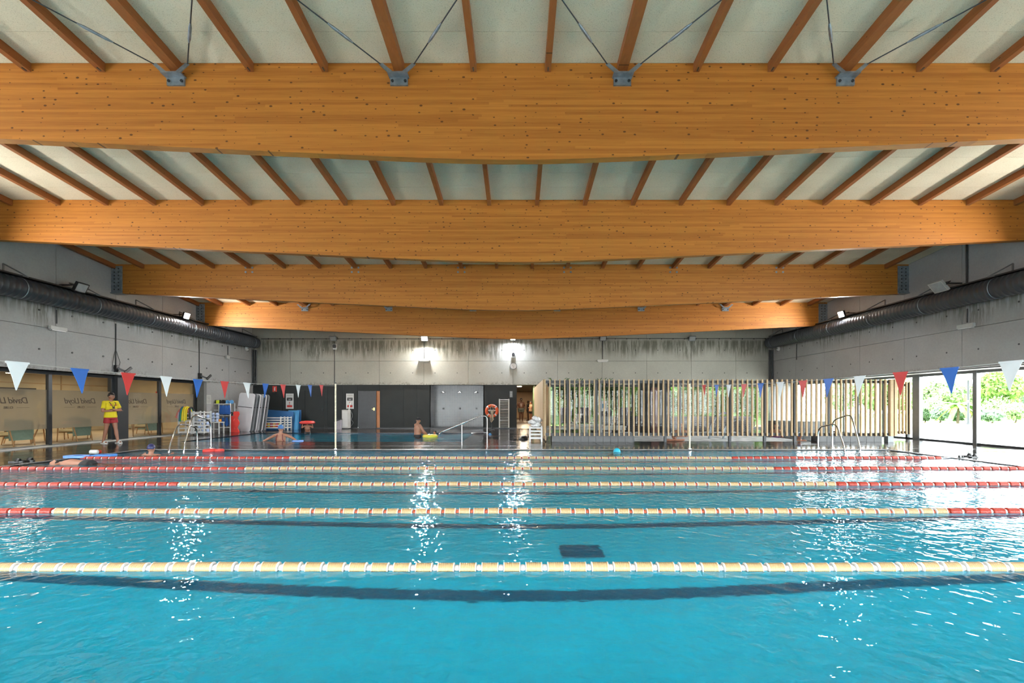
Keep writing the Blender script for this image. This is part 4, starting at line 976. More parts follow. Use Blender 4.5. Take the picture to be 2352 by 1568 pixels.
# stair handrail of the teaching pool
o = thing('stair_handrail', 'sloping steel handrail into the teaching pool', 'handrail', (px(1119, 21), 21, 0))
xa, xb = px(1119, 21), px(1008, 21)
MB().tube(arc([(xa, 21, 0), (xa, 21, .83), (xa-.28, 21, .84), (xb, 21, .10), (xb-.05, 21, -.4)], .16), .025, 10).build('rail', M['chrome'], o)
xm = px(1061, 21); MB().cyl((xm, 21, -.25), (xm, 21, .46), .022, 10).build('post', M['chrome'], o)

# ------------------------------------------------------------------ slatted screen
YS = 17.36
sc = thing('slatted_screen', 'long screen of pale vertical timber slats before the spa area', 'screen', (1.0, YS, 0))
x0, x1 = .98, 13.38; z0, z1 = .21, 2.245
sm = MB().box(-.022, .022, -.035, .035, z0, z1).mesh('slat', M['slat'])
n = 71
for k in range(n): share(sm, 'slat', sc, (x0+(x1-x0)*k/(n-1)-1.0, 0, 0))
for z in (z0+.06, z1-.09): MB().box(x0, x1, YS+.04, YS+.09, z-.05, z+.05).build('rail', M['dark_frame'], sc)
for x in (1304, 1370, 1454, 1528, 1676, 1756, 1825.5, 1902, 1969):
    d = YS+.15; X = px(x, d); MB().box(X-.04, X+.04, d-.04, d+.06, 0, z1-.02).build('post', M['dark_frame'], sc)
for X in (13.42, 13.56): MB().box(X-.05, X+.05, YS-.04, YS+.10, z0, z1-.0).build('end_slat', M['slat'], sc)
MB().box(13.30, 13.50, YS+.0, YS+.2, 0, z0).build('foot_post', M['grey_steel'], sc)
# side return towards the corridor: close-set boards
sr = thing('screen_return', 'side wall of close-set pale boards running back to the corridor', 'screen', (.98, YS, 0))
nb = 30
bm_ = MB().box(-.03, .03, 0, (YB-YS-.1)/nb-.012, z0, z1).mesh('board', M['slat'])
for k in range(nb): share(bm_, 'board', sr, (-.04, .04+(YB-YS-.1)/nb*k, 0))
MB().box(.99, 1.03, YS+.05, YB-.05, .05, z1-.05).build('backing', M['slat'], sr)
# short screen by the garden windows
s2 = thing('short_screen', 'short slatted screen beside the garden window post', 'screen', (14.65, 18.9, 0))
for k in range(6): share(sm, 'slat', s2, (.0+.135*k, 0, -.03))
for z in (.25, 2.1): MB().box(14.62, 15.36, 18.94, 18.99, z-.05, z+.05).build('rail', M['dark_frame'], s2)
for X in (14.60, 15.30): MB().box(X-.05, X+.05, 18.92, 19.02, 0, 2.2).build('post', M['dark_frame'], s2)
# glass partition right behind the slats
gp = thing('glass_partition', 'glass partition directly behind the timber slats', 'partition', (1.0, YS+.25, 0))
for k, (a, b) in enumerate(((1.15, 3.0), (3.1, 5.9), (5.95, 7.7), (7.75, 10.0), (10.05, 11.6), (11.65, 13.3))):
    MB().add([(a, YS+.26, .25), (b, YS+.26, .25), (b, YS+.26, 2.2), (a, YS+.26, 2.2)], [(0,1,2,3)]).build('glass_pane', M['glass'], gp)
    MB().box(b-.0, b+.05, YS+.23, YS+.29, .2, 2.22).build('glass_edge', M['grey_steel'], gp)
# tiled plinths
M['plinth'] = plain('dark_plinth_tile', (0.009, 0.010, 0.0105), 0.3, 0, 0.15, 2)
def plinth(xa, xb, ya, yb, h, nt, rows, label):
    o = thing('tiled_plinth', label, 'plinth', (xa, ya, 0))
    MB().box(xa+.01, xb-.01, ya+.012, yb, 0, h).build('core', M['grout'], o)
    w = (xb-xa)/nt; tm = MB().box(.005, w-.005, 0, .02, .004, h/rows-.004).mesh('plinth_tile', M['plinth'])
    for r in range(rows):
        for k in range(nt): share(tm, 'plinth_tile', o, (w*k, 0, h/rows*r))
    MB().box(xa, xb, ya, yb, h, h+.02).build('coping', M['plinth'], o)
plinth(1.22, 4.12, YS-.02, YS+.5, .20, 11, 1, 'low dark tiled plinth under the screen near the towel cart')
plinth(10.83, 13.1, YS+.02, YS+.5, .20, 8, 1, 'low dark tiled plinth behind the garden-side ladder')
plinth(10.85, 13.0, 20.2, 21.2, .62, 8, 2, 'taller dark tiled block behind the screen by the garden windows')
# trailing plants on top of the screen
for k, (x, sd) in enumerate(((1262, 1), (1300, 2), (1332, 3), (1372, 4), (1395, 5))):
    X = px(x, YS+.4); o = thing('trailing_plant', 'small leafy tip showing above the screen, %s from the corridor' % ORD[k], 'plant', (X, YS+.4, 2.2), 'plants on the screen top')
    rd = random.Random(sd); mb = MB()
    for q in range(6):
        a = rd.uniform(-1.2, 1.2); L = rd.uniform(.08, .2); p = Vector((X+rd.uniform(-.12, .12), YS+.4+rd.uniform(-.05, .05), 2.2)); e = p+Vector((math.sin(a)*L, 0, L*.7)); m = (p+e)/2+Vector((0, 0, .04))
        MB().add([p, m+Vector((.02, 0, -.01)), e, m-Vector((.02, 0, .01)), m+Vector((0, .012, 0))], [(0,1,4), (1,2,4), (2,3,4), (3,0,4)]).build('leaf', M['leaf_dark'], o)
    MB().lathe([(.06, -.16), (.08, 0)], (X, YS+.4, 2.2), n=12).build('pot', M['dark_frame'], o)
MB_ = MB().box(1.1, 4.1, YS+.33, YS+.47, 2.0, 2.04); sh = thing('planter_shelf', 'dark shelf carrying the plants behind the screen top', 'shelf', (1.1, YS+.4, 2.0)); MB_.build('board', M['dark_frame'], sh)
for X in (1.3, 3.9): MB().box(X-.03, X+.03, YS+.38, YS+.42, 0, 2.0).build('post', M['dark_frame'], sh)
# climbing greenery behind the slats
for k, (X, zz, m) in enumerate(((1.9, 1.85, 'leaf_dark'), (3.0, 1.9, 'leaf_dark'), (3.75, 1.85, 'leaf_dark'))):
    o = thing('climbing_plant', 'dark green climber hanging behind the slats, %s from the corridor' % ORD[k], 'plant', (X, 18.6, 0), 'climbers behind the screen')
    setp(foliage((X, 18.6, zz), (.75, .25, .42), 900, .05, 70+k).build('leaves', M[m], o), kind='stuff')
    MB().tube([(X, 18.6, 0), (X+.05, 18.62, 1.0), (X, 18.6, zz)], .02, 6).build('stem', M['bark'], o)
    MB().lathe([(.15, 0), (.19, .35), (.17, .35)], (X, 18.6, 0), n=14).build('pot', M['dark_frame'], o)
# white slatted loungers and dark chairs in the spa area
def lounger(X, Y, label, rz):
    o = thing('slatted_lounger', label, 'lounger', (0, 0, 0), 'loungers behind the screen')
    for s in (-1, 1):
        MB().bar((-.95, s*.32, .34), (.95, s*.32, .34), .05, .06).build('side_rail', M['white'], o)
        for xx in (-.8, .8): MB().bar((xx, s*.32, 0), (xx, s*.32, .34), .05).build('leg', M['white'], o)
    for k in range(9): MB().box(-.9+.14*k, -.82+.14*k, -.32, .32, .36, .385).build('slat', M['white'], o)
    for k in range(5): MB().box(.36+.06*k, .41+.06*k, -.32, .32, .42+.11*k, .50+.11*k).build('back_slat', M['white'], o)
    o.location = (X, Y, 0); o.rotation_euler = (0, 0, rz); OFF[o.name] = Vector((X, Y, 0)); return o
for k, (x, y, rz) in enumerate(((1.95, 20.3, .15), (3.5, 20.0, -.2), (2.2, 21.6, .1), (3.9, 21.9, 0), (3.2, 23.4, .1))):
    lounger(x, y, 'white slatted lounger behind the screen, ' + ['front one near the corridor', 'front one near the spa', 'middle one near the corridor', 'middle one near the spa', 'rear one by the windows'][k], rz)
M['char'] = plain('charcoal_wicker', (0.035, 0.038, 0.040), 0.7, 0, 0.2, 30)
def shell_chair(X, Y, label):
    o = thing('shell_chair', label, 'chair', (X, Y, 0), 'dark chairs by the spa windows')
    MB().prism([(X-.30, .40), (X+.30, .40), (X+.36, .95), (X+.20, 1.18), (X-.20, 1.18), (X-.36, .95)], 'Y', Y-.05, Y+.02).build('backrest', M['char'], o, bevel=.02)
    MB().box(X-.30, X+.30, Y-.6, Y-.05, .36, .44).build('seat', M['char'], o, bevel=.02)
    for sx in (-.26, .26):
        for sy in (-.55, -.05): MB().bar((X+sx, Y+sy, 0), (X+sx, Y+sy, .36), .035).build('leg', M['dark_frame'], o)
for k, x in enumerate((2.5, 3.5, 4.6, 5.6)): shell_chair(x, 25.4, 'dark high-backed chair by the spa windows, %s from the corridor' % ORD[k])
flat_sign(px(1384, YS+.3), YS+.25, pz(932, YS+.3), .30, .38, 'Y', 'white', 'paper_notice', 'white paper notice on the glass behind the slats', [('figure_mark', 'lane_mark', -.02, .03, -.08, .08), ('text_mark', 'grey_steel', -.11, -.08, -.12, .06), ('text_mark', 'grey_steel', .08, .10, -.1, .1)])
# spa fittings: arching water spouts, bar railing
for k, (x, m) in enumerate(((1640, 1), (1672, 1))):
    Y = 19.3; X = px(x, Y)
    o = thing('water_spout', 'arching steel water spout in the spa, %s' % ['nearer the corridor', 'nearer the garden'][k], 'spout', (X, Y, -.05))
    H = 1.02 if k == 0 else .75
    pts = [(X-.22, Y, -.2), (X-.12, Y, H*.45), (X+.08, Y, H*.85), (X+.34, Y, H), (X+.62, Y, H*.95)]
    MB().tube(pts, [.07, .065, .06, .06, .05], 10, side=(0, 1, 0), rz=[.04]*5).build('spout', M['galv'], o)
    MB().lathe([(.12, -.3), (.12, -.02)], (X-.2, Y, 0), n=14).build('collar', M['galv'], o)
# dark dividers and low wall behind the spa
struct(MB().box(SX0, SX1+1, 24.1, 24.3, 0, .75), 'wall_spa', M['mosaic'], 'low tiled wall behind the spa pool', 'wall')
struct(MB().box(5.55, 6.9, 21.8, 22.0, -.5, 2.4), 'wall_spa_divider', M['dark_panel'], 'dark dividing panel standing in the spa area', 'wall')
M['maroon'] = plain('maroon_panel', (0.07, 0.018, 0.015), 0.5)
struct(MB().box(6.0, 6.35, 21.7, 21.79, 0, 2.1), 'wall_spa_accent', M['maroon'], 'narrow maroon strip on the dark divider', 'wall')
o = thing('table_lamp', 'small glowing amber lamp behind the slats', 'lamp', (px(1510, 20.5), 24.0, 0.75))
X = px(1510, 24.2); MB().lathe([(.08, .76), (.02, .80), (.02, .95)], (X, 24.2, 0)).build('base', M['dark_frame'], o)
MB().lathe([(.17, .95), (.09, 1.15)], (X, 24.2, 0)).build('shade', emit('amber_shade', (1, .55, .15), 2.5), o)

# ------------------------------------------------------------------ equipment corner on the cafe side
def crate_cart(X, Y, w, d, h, ns, label, rz=0, wheels=False, name='slatted_cart'):
    o = thing(name, label, 'cart', (X, Y, 0))
    for sx in (-1, 1):
        for sy in (-1, 1): MB().box(X+sx*w/2-.025, X+sx*w/2+.025, Y+sy*d/2-.025, Y+sy*d/2+.025, .08 if wheels else 0, h).build('post', M['white'], o)
    for k in range(ns):
        z = .14+(h-.20)*k/(ns-1)
        for sy in (-1, 1): MB().box(X-w/2, X+w/2, Y+sy*d/2-.015, Y+sy*d/2+.015, z-.025, z+.025).build('slat', M['white'], o)
        for sx in (-1, 1): MB().box(X+sx*w/2-.012, X+sx*w/2+.012, Y-d/2, Y+d/2, z-.025, z+.025).build('slat', M['white'], o)
    MB().box(X-w/2, X+w/2, Y-d/2, Y+d/2, .10, .13).build('base', M['white'], o)
    if wheels:
        for sx in (-1, 1):
            for sy in (-1, 1): MB().torus((X+sx*(w/2-.05), Y+sy*(d/2-.03), .045), .03, .015, 'Y', 12, 6).build('caster', M['grey_steel'], o)
    return o
NX, NY = px(433, 21.2), 21.2
crate_cart(NX, NY, .55, .45, 1.0, 6, 'white slatted noodle cart on casters beside the ladder', 0, True, 'noodle_cart')
crate_cart(px(468, 21.4), 21.3, .46, .45, 1.05, 7, 'white slatted dumbbell cart on casters next to the noodles', 0, True, 'dumbbell_cart')
ncols = [('mint', (0.10, 0.50, 0.36)), ('grey', (0.45, 0.47, 0.55)), ('lilac', (0.50, 0.52, 0.66)), ('pink', (0.75, 0.25, 0.28)), ('navy', (0.04, 0.10, 0.22)), ('yellow', (0.80, 0.62, 0.03)), ('lemon', (0.82, 0.70, 0.05)), ('gold', (0.75, 0.55, 0.02)), ('green', (0.03, 0.25, 0.15)), ('black', (0.02, 0.02, 0.025)), ('coral', (0.70, 0.22, 0.14))]
npos = [(-.50, .22, .55, .0), (-.44, -.04, .42, .1), (-.36, .05, .35, -.1), (-.30, -.22, .25, -.18), (-.24, .1, -.1, .15), (-.10, -.22, -.02, -.22), (.02, -.24, -.10, -.24), (.12, -.22, .0, -.20), (-.2, .12, -.12, -.2), (.32, -.15, .1, -.12), (-.36, -.18, .30, -.2)]
for (nm, c), (dx, dy, zt, _) in zip(ncols, npos):
    m = plain(nm+'_foam', c, .7, 0, .06)
    top = 1.24+.04*random.random(); a = 1 if dx < .15 else -1
    base = Vector((NX+dx*.25+.05, NY+dy*.5, .95))
    if abs(dx) > .28 and a > 0: pts = [(NX+.12, NY+dy*.5, .75), (NX+.08, NY+dy*.5, 1.08), (NX-.06, NY+dy*.6, top), (NX+dx*.9, NY+dy, top-.22), (NX+dx*1.15, NY+dy, .62+zt*.5)]
    else: pts = [(NX+dx*.6+.02, NY+.12, .7), (NX+dx*.6+.02, NY+.06, 1.05), (NX+dx*.6, NY-.10, top), (NX+dx*.7, NY-.27, top-.16), (NX+dx*.8, NY-.30, .66+zt*.5)]
    q = arc(pts, .3, 5)
    single(MB().tube(q, .036, 10), 'pool_noodle', m, '%s foam pool noodle bent over the white cart' % nm, 'pool noodle', pts[0], 'pool noodles')
M['foamblue'] = plain('pale_blue_foam', (0.40, 0.50, 0.72), .6); M['foamdark'] = plain('dark_foam', (0.05, 0.06, 0.11), .6)
def dumbbell(X, Y, Z, label):
    o = thing('foam_dumbbell', label, 'dumbbell', (X, Y, Z), 'foam dumbbells')
    MB().cyl((X-.10, Y, Z), (X+.10, Y, Z), .016, 8).build('bar', M['white'], o)
    for s in (-1, 1): MB().lathe([(.04, s*.05), (.07, s*.06), (.07, s*.13), (.04, s*.14)], (X, Y, Z), 'X', 14).build('weight', M['foamblue'], o)
DX = px(468, 21.3)
for k in range(5): dumbbell(DX+(-.08 if k % 2 else .08), 21.3, .20+.155*k, 'pale foam dumbbell in the cart, %s from the bottom' % ORD[k])
# low white stool with a stack of blue dumbbells and an orange ball
TX, TY = px(497, 22.2), 22.2
o = thing('white_stool', 'low white table holding blue dumbbells and a ball', 'table', (TX, TY, 0))
MB().box(TX-.26, TX+.26, TY-.2, TY+.2, .50, .54).build('top', M['white'], o)
for sx in (-.23, .23):
    for sy in (-.17, .17): MB().box(TX+sx-.02, TX+sx+.02, TY+sy-.02, TY+sy+.02, 0, .5).build('leg', M['white'], o)
MB().box(TX-.23, TX+.23, TY-.19, TY-.16, .2, .23).build('stretcher', M['white'], o)
for k in range(3): dumbbell(TX-.05, TY, .61+.14*k, 'pale blue foam dumbbell stacked on the low table, %s from its top' % ORD[k])
single(MB().ell((TX+.2, TY-.05, .605), .065, .065, .065), 'orange_ball', plain('orange_rubber', (.75, .28, .03), .5), 'small orange ball on the low white table', 'ball', (TX+.2, TY-.05, .54))
o = thing('grey_bin', 'grey bin half hidden behind the low table', 'bin', (px(478, 22.6), 22.7, 0)); MB().box(px(473, 22.7), px(484, 22.7), 22.6, 22.85, 0, .62).build('bin_body', M['grey_steel'], o); MB().box(px(472, 22.7), px(485, 22.7), 22.58, 22.87, .62, .66).build('lid', M['dark_frame'], o)
# fin rack
FX0, FX1, FY = px(489, 23.6), px(534, 23.6), 23.6
o = thing('fin_rack', 'white tubular rack holding blue fins and black belts', 'rack', ((FX0+FX1)/2, FY, 0))
xm = px(508, FY)
for X, h in ((FX0, 1.36), (xm, 1.38), (FX1, 1.40)):
    for sy in (-.18, .18): MB().cyl((X, FY+sy, 0), (X, FY+sy, h), .028, 8).build('post', M['white'], o)
for z in (.22, .80, 1.36):
    for sy in (-.18, .18): MB().cyl((xm if z < .9 else FX0, FY+sy, z), (FX1, FY+sy, z), .024, 8).build('rail', M['white'], o)
for sy in (-.18, .18): MB().cyl((FX0, FY+sy, 1.06), (xm, FY+sy, 1.06), .024, 8).build('rail', M['white'], o)
for z in (.22, .80, 1.36): MB().box(xm if z < .9 else FX0, FX1, FY-.18, FY+.18, z-.01, z+.0).build('shelf_mesh', M['grey_steel'], o)
M['fin'] = plain('blue_rubber', (0.02, 0.10, 0.36), .5, 0, .15); M['fin2'] = plain('light_blue_rubber', (0.10, 0.32, 0.62), .5)
for k in range(4):
    X = xm+.12+.13*k
    mb = MB().prism([(X-.05, 1.30), (X+.05, 1.30), (X+.085, .92), (X+.05, .86), (X-.05, .86), (X-.085, .92)], 'Y', FY-.23-.01*(k % 2), FY-.21)
    single(mb, 'swim_fin', M['fin'], 'blue swim fin hanging in the white rack, %s from its post' % ORD[k], 'fin', (X, FY-.22, .86), 'fins in the rack')
for k in range(3):
    X = xm+.15+.18*k
    mb = MB().prism([(X-.045, .70), (X+.045, .70), (X+.08, .36), (X, .27), (X-.08, .36)], 'Y', FY-.1, FY-.07)
    single(mb, 'swim_fin', M['fin'], 'dark blue fin standing on the lower shelf, %s from the post' % ORD[k], 'fin', (X, FY-.09, .25), 'fins in the rack')
for k in range(5):
    X = FX0+.16+.19*k; rd = random.Random(k)
    mb = MB().torus((X, FY-.02, 1.36+.10), .07, .03, 'Y', 16, 8)
    mb.box(X-.03, X+.06, FY-.12, FY-.08, 1.385, 1.50+.06*rd.random())
    single(mb, 'aqua_belt', [M['black'], M['black'], M['black'], M['fin2'], M['fin2']][k], '%s flotation belt on top of the rack, %s along' % (['black', 'black', 'black', 'blue', 'blue'][k], ORD[k]), 'belt', (X, FY, 1.36), 'belts on the rack')
for k, X in enumerate((FX0-.02, FX0+.33)):
    single(MB().box(X-.06, X+.06, FY-.2, FY-.10, 1.375, 1.54), 'foam_block', plain('neon_yellow_foam', (.68, .80, .03), .6), 'neon yellow foam block on the rack, %s' % ['at its end', 'in the middle'][k], 'block', (X, FY-.15, 1.375), bevel=.01)
for k in range(3):
    X = xm+.18+.17*k; single(MB().torus((X, FY-.02, .88), .06, .025, 'Y', 14, 8), 'black_belt', M['black'], 'coiled black belt on the middle shelf, %s from the post' % ORD[k], 'belt', (X, FY, .80), 'belts on the middle shelf')
flat_sign(XL+.0, px(0, 1)*0+23.0, pz(917, 23.0), .32, .42, 'X', 'offwhite', 'wall_vent', 'small white louvred vent on the concrete', [('louvre', 'grey_steel', -.12, .12, z, z+.012) for z in (-.16, -.12, -.08, -.04, 0, .04, .08, .12)])
# big foam mats leaning in the corner
M['mat_pale'] = plain('pale_grey_mat', (0.50, 0.50, 0.52), .5, 0, .05, 3); M['mat_dark'] = plain('grey_mat', (0.16, 0.17, 0.18), .5, 0, .1, 3)
M['mat_edge'] = plain('mat_edge', (0.28, 0.29, 0.30), .5)
def rrect(w, h, r, n=5):
    P = []
    for cx, cz, a0 in ((w/2-r, r, -PI/2), (w/2-r, h-r, 0), (-w/2+r, h-r, PI/2), (-w/2+r, r, PI)):
        for k in range(n+1): a = a0+PI/2*k/n; P.append((cx+r*math.cos(a), cz+r*math.sin(a)))
    return P
for k in range(6):
    w, h = .92, 1.92-.01*k; o = thing('floating_mat', ('pale grey floating mat in front of the leaning stack' if k == 0 else 'grey floating mat in the leaning stack, %s from the front' % ORD[k]), 'mat', (0, 0, 0), 'leaning floating mats')
    MB().prism(rrect(w, h, .14), 'Y', 0, .05).build('mat_body', M['mat_pale' if k in (0, 2, 4) else 'mat_dark'], o, bevel=.012)
    MB().prism(rrect(w-.04, h-.04, .12), 'Y', -.006, 0).build('mat_face', M['mat_pale' if k in (0, 3) else 'mat_dark'], o)
    MB().box(-w/2+.03, w/2-.03, -.010, -.005, 1.20, 1.235).build('fold_line', M['cable'], o)
    o.location = (px(556, 24.0)+.085*k, 23.95+.14*k, 0); o.rotation_euler = (-.10, .085-.004*k, -.25-.02*k); OFF[o.name] = Vector(o.location)
# red wavy foam floats in front of the mats
M['redfoam'] = plain('red_foam', (0.62, 0.045, 0.035), .55, 0, .08)
def wavy(X, Y, lab, h, w, ph):
    P = []; n = 24
    for k in range(n+1): z = h*k/n; P.append((X-w-.04*math.cos(z*14+ph), z))
    for k in range(n, -1, -1): z = h*k/n; P.append((X+w+.04*math.cos(z*14+ph), z))
    mb = MB(); vs = []
    single(MB().prism(P, 'Y', Y-.03, Y+.03, True), 'red_foam_float', M['redfoam'], lab, 'float', (X, Y, 0), 'red foam floats')
wavy(px(543, 23.3), 23.3, 'tall wavy red foam float leaning on the pale mat', 1.0, .10, 0); wavy(px(533, 23.45), 23.5, 'red foam float half hidden beside the rack', .78, .10, 1.5)
# blue mats and toy crate on the end wall
M['bluemat'] = plain('blue_mat', (0.025, 0.12, 0.30), .55, 0, .1, 3); M['bluemat2'] = plain('light_blue_mat', (0.05, 0.26, 0.52), .55, 0, .1, 3); M['redmat'] = plain('dark_red_mat', (0.22, 0.02, 0.03), .55)
def slabmat(xa, xb, Y, z1, lean, mat, lab, th=.04, r=.03, skew=0):
    o = thing('foam_mat', lab, 'mat', ((xa+xb)/2, Y, 0), 'foam mats on the end wall')
    P = [(xa, .0), (xb, .0), (xb-.02, z1-skew), (xa+.02, z1)]
    MB().prism([(p[0], p[1]) for p in P], 'Y', Y, Y+th).build('mat_body', M[mat], o, bevel=.012)
    o.rotation_euler = (-lean, 0, 0)
slabmat(px(606, 25.9), px(676, 25.9), 25.75, 1.08, .10, 'bluemat', 'large dark blue mat leaning behind the toy crate', .05, skew=.12)
slabmat(px(660, 26.1), px(686, 26.1), 26.05, 1.02, .12, 'bluemat2', 'mid blue mat leaning at the end of the stack')
slabmat(px(672, 25.9), px(689, 26.2), 26.25, 1.04, .12, 'bluemat', 'dark blue mat closest to the cladding')
slabmat(px(675, 25.6), px(683, 25.6), 25.6, .85, .12, 'bluemat2', 'narrow light blue board in front of the blue mats')
slabmat(px(599, 25.9), px(606, 25.9), 25.9, .92, .10, 'redmat', 'dark red mat edge beside the blue mats')
crate_cart(px(627, 25.2), 25.2, 1.02, .42, .70, 5, 'white slatted toy crate with red and yellow toys', 0, False, 'toy_crate')
crate_cart(px(656, 25.4), 25.45, .36, .40, .70, 5, 'narrow white slatted crate behind the toy crate', 0, False, 'toy_crate')
rd = random.Random(11); toys = [((.55, .04, .03), 'red'), ((.72, .50, .03), 'yellow'), ((.45, .03, .05), 'dark red'), ((.72, .30, .03), 'orange'), ((.50, .02, .02), 'scarlet'), ((.75, .58, .05), 'golden')]
for k, (c, nm) in enumerate(toys):
    X = px(627, 25.2)-.38+.15*k; m = plain(nm.replace(' ', '_')+'_toy', c, .5); z = .13 if k % 2 == 0 else .13
    single(MB().lathe([(.03, 0), (.07, .03), (.075, .16), (.05, .24), (.02, .28)], (X, 25.2, z), n=12), 'pool_toy', m, '%s plastic toy standing in the toy crate' % nm, 'toy', (X, 25.2, z), 'toys in the crate')
# posters, fire sign, camera, dispenser, bin
def poster(x, label):
    X, Z, w, h = px(x, YB), pz(921, YB), .42, .84
    o = thing('warning_poster', label, 'poster', (X, YB+.03, Z), 'framed warning posters')
    Y = YB+.03
    MB().box(X-w/2, X+w/2, Y-.02, Y, Z-h/2, Z+h/2).build('poster_board', M['white'], o)
    MB().box(X-w*.38, X+w*.38, Y-.022, Y-.02, Z+h*.32, Z+h*.42).build('heading_strip', M['offwhite'], o)
    P = [(X-w*.36, Z+.03)]+[(X-w*.36+w*.72*k/12, Z+h*.22+(.022 if k % 2 else 0)) for k in range(13)]+[(X+w*.36, Z+.03)]
    MB().prism(P, 'Y', Y-.024, Y-.02).build('wave_block', M['black'], o)
    MB().box(X-w*.24, X+w*.24, Y-.026, Y-.024, Z+h*.155, Z+h*.17).build('text_line', M['offwhite'], o)
    MB().box(X-w*.16, X+w*.16, Y-.026, Y-.024, Z+h*.08, Z+h*.12).build('text_line', M['offwhite'], o)
    mb = MB().ell((X, Y-.022, Z-.06), .025, .004, .025); mb.bar((X, Y-.022, Z-.09), (X, Y-.022, Z-.17), .02, .004).bar((X-.06, Y-.022, Z-.10), (X+.06, Y-.022, Z-.12), .018, .004).bar((X, Y-.022, Z-.16), (X-.04, Y-.022, Z-.21), .016, .004).bar((X, Y-.022, Z-.16), (X+.04, Y-.022, Z-.21), .016, .004)
    mb.build('swimmer_figure', M['sign_red'], o)
    MB().box(X-w*.34, X+w*.34, Y-.024, Y-.02, Z-h*.40, Z-h*.26).build('red_block', M['sign_red'], o, bevel=.008)
poster(665, 'white warning poster above the blue mats'); poster(803.5, 'white warning poster above the white dispenser')
X, Z = px(630.5, YB), pz(893, YB)
flat_sign(X, YB+.03, Z, .24, .32, 'Y', 'sign_red', 'extinguisher_sign', 'red fire extinguisher sign high on the dark cladding', [('bottle_mark', 'white', -.03, .03, -.10, .06), ('nozzle_mark', 'white', -.02, .05, .07, .10), ('text_strip', 'fl_orange', -.10, .10, -.15, -.12)])
o = thing('wall_camera', 'small black camera below the extinguisher sign', 'camera', (X, YB, pz(903, YB))); zc_ = pz(903, YB)
MB().bar((X+.05, YB+.03, zc_+.05), (X-.03, YB-.2, zc_-.02), .05).build('camera_body', M['black'], o); MB().box(X+.0, X+.1, YB+.0, YB+.03, zc_-.02, zc_+.1).build('mount', M['black'], o)
X = px(795, 26.5)
o = thing('suit_dryer', 'tall white dryer unit under the poster by the door', 'dryer', (X, 26.55, 0))
MB().box(X-.19, X+.17, 26.35, 26.75, .04, 1.04).build('cabinet', M['offwhite'], o, bevel=.015); MB().box(X-.19, X+.17, 26.36, 26.75, 0, .04).build('base', M['black'], o); MB().box(X-.16, X+.14, 26.34, 26.35, .12, .98).build('front_panel', M['white'], o)
mb = MB().tube(arc([(X+.12, 26.6, 1.04), (X+.13, 26.72, 1.35), (X+.16, 26.74, 1.45)], .08), .03, 8); mb.build('supply_pipe', M['white'], o)
MB().tube(arc([(X+.22, 26.65, .95), (X+.34, 26.6, .7), (X+.22, 26.6, .5), (X+.38, 26.6, .35), (X+.24, 26.6, .15)], .12), .012, 6).build('hose', M['grey_steel'], o)
X = px(778, 26.3)
o = thing('pedal_bin', 'grey waste bin with dark lid beside the dryer', 'bin', (X, 26.3, 0))
MB().prism([(X-.17, 0), (X+.15, 0), (X+.17, .50), (X-.19, .38)], 'Y', 26.15, 26.45).build('bin_body', plain('lilac_grey_plastic', (.30, .29, .33), .5), o, bevel=.01); MB().prism([(X-.20, .38), (X+.18, .50), (X+.18, .56), (X-.20, .46)], 'Y', 26.13, 26.47).build('lid', M['black'], o)
# life ring stand
X, Y, Z = px(1130, 25.2), 25.2, pz(943.5, 25.2)
o = thing('life_ring_stand', 'steel stand with white bracket for the life ring', 'stand', (X, Y, 0))
MB().cyl((X, Y, 0), (X, Y, 1.05), .03, 10).build('post', M['dark_frame'], o); MB().box(X-.2, X+.2, Y-.05, Y+.03, 1.0, 1.06).build('bracket', M['white'], o); MB().lathe([(.14, 0), (.14, .02), (.04, .03)], (X, Y, 0)).build('base', M['dark_frame'], o)
o = thing('life_ring', 'orange life ring with white bands and hanging rope', 'life ring', (X, Y-.12, Z))
RG, rg = .275, .075; Yr = Y-.12
M['ring'] = plain('orange_ring', (.72, .10, .02), .5, 0, .06)
MB().torus((X, Yr, Z), RG, rg, 'Y', 40, 12).build('ring', M['ring'], o)
for a in (PI/4, 3*PI/4, 5*PI/4, 7*PI/4): MB().torus((X, Yr, Z), RG, rg+.004, 'Y', 3, 12, a-.11, a+.11).build('white_band', M['white'], o)
M['rope'] = plain('beige_rope', (.45, .38, .28), .8, 0, .15, 30)
MB().tube([(X-.12, Yr-.06, Z-.05), (X-.03, Yr-.08, Z+.25), (X, Yr-.08, Z+.34), (X+.03, Yr-.08, Z+.25), (X+.12, Yr-.06, Z-.05)], .012, 6).build('grab_line', M['rope'], o)
for k in range(4):
    a = .05*k; MB().tube(arc([(X-.02+a*.6, Yr-.09, Z-.05), (X-.10+a, Yr-.10, Z-.35), (X-.02+a, Yr-.10, Z-.62+.05*k), (X+.09-a*.4, Yr-.10, Z-.35), (X+.05, Yr-.09, Z-.05)], .1), .014, 6).build('rope_coil', M['rope'], o)
MB().box(X-.06, X+.09, Yr-.13, Yr-.07, Z-.12, Z+.04).build('rope_knot', M['rope'], o, bevel=.03)
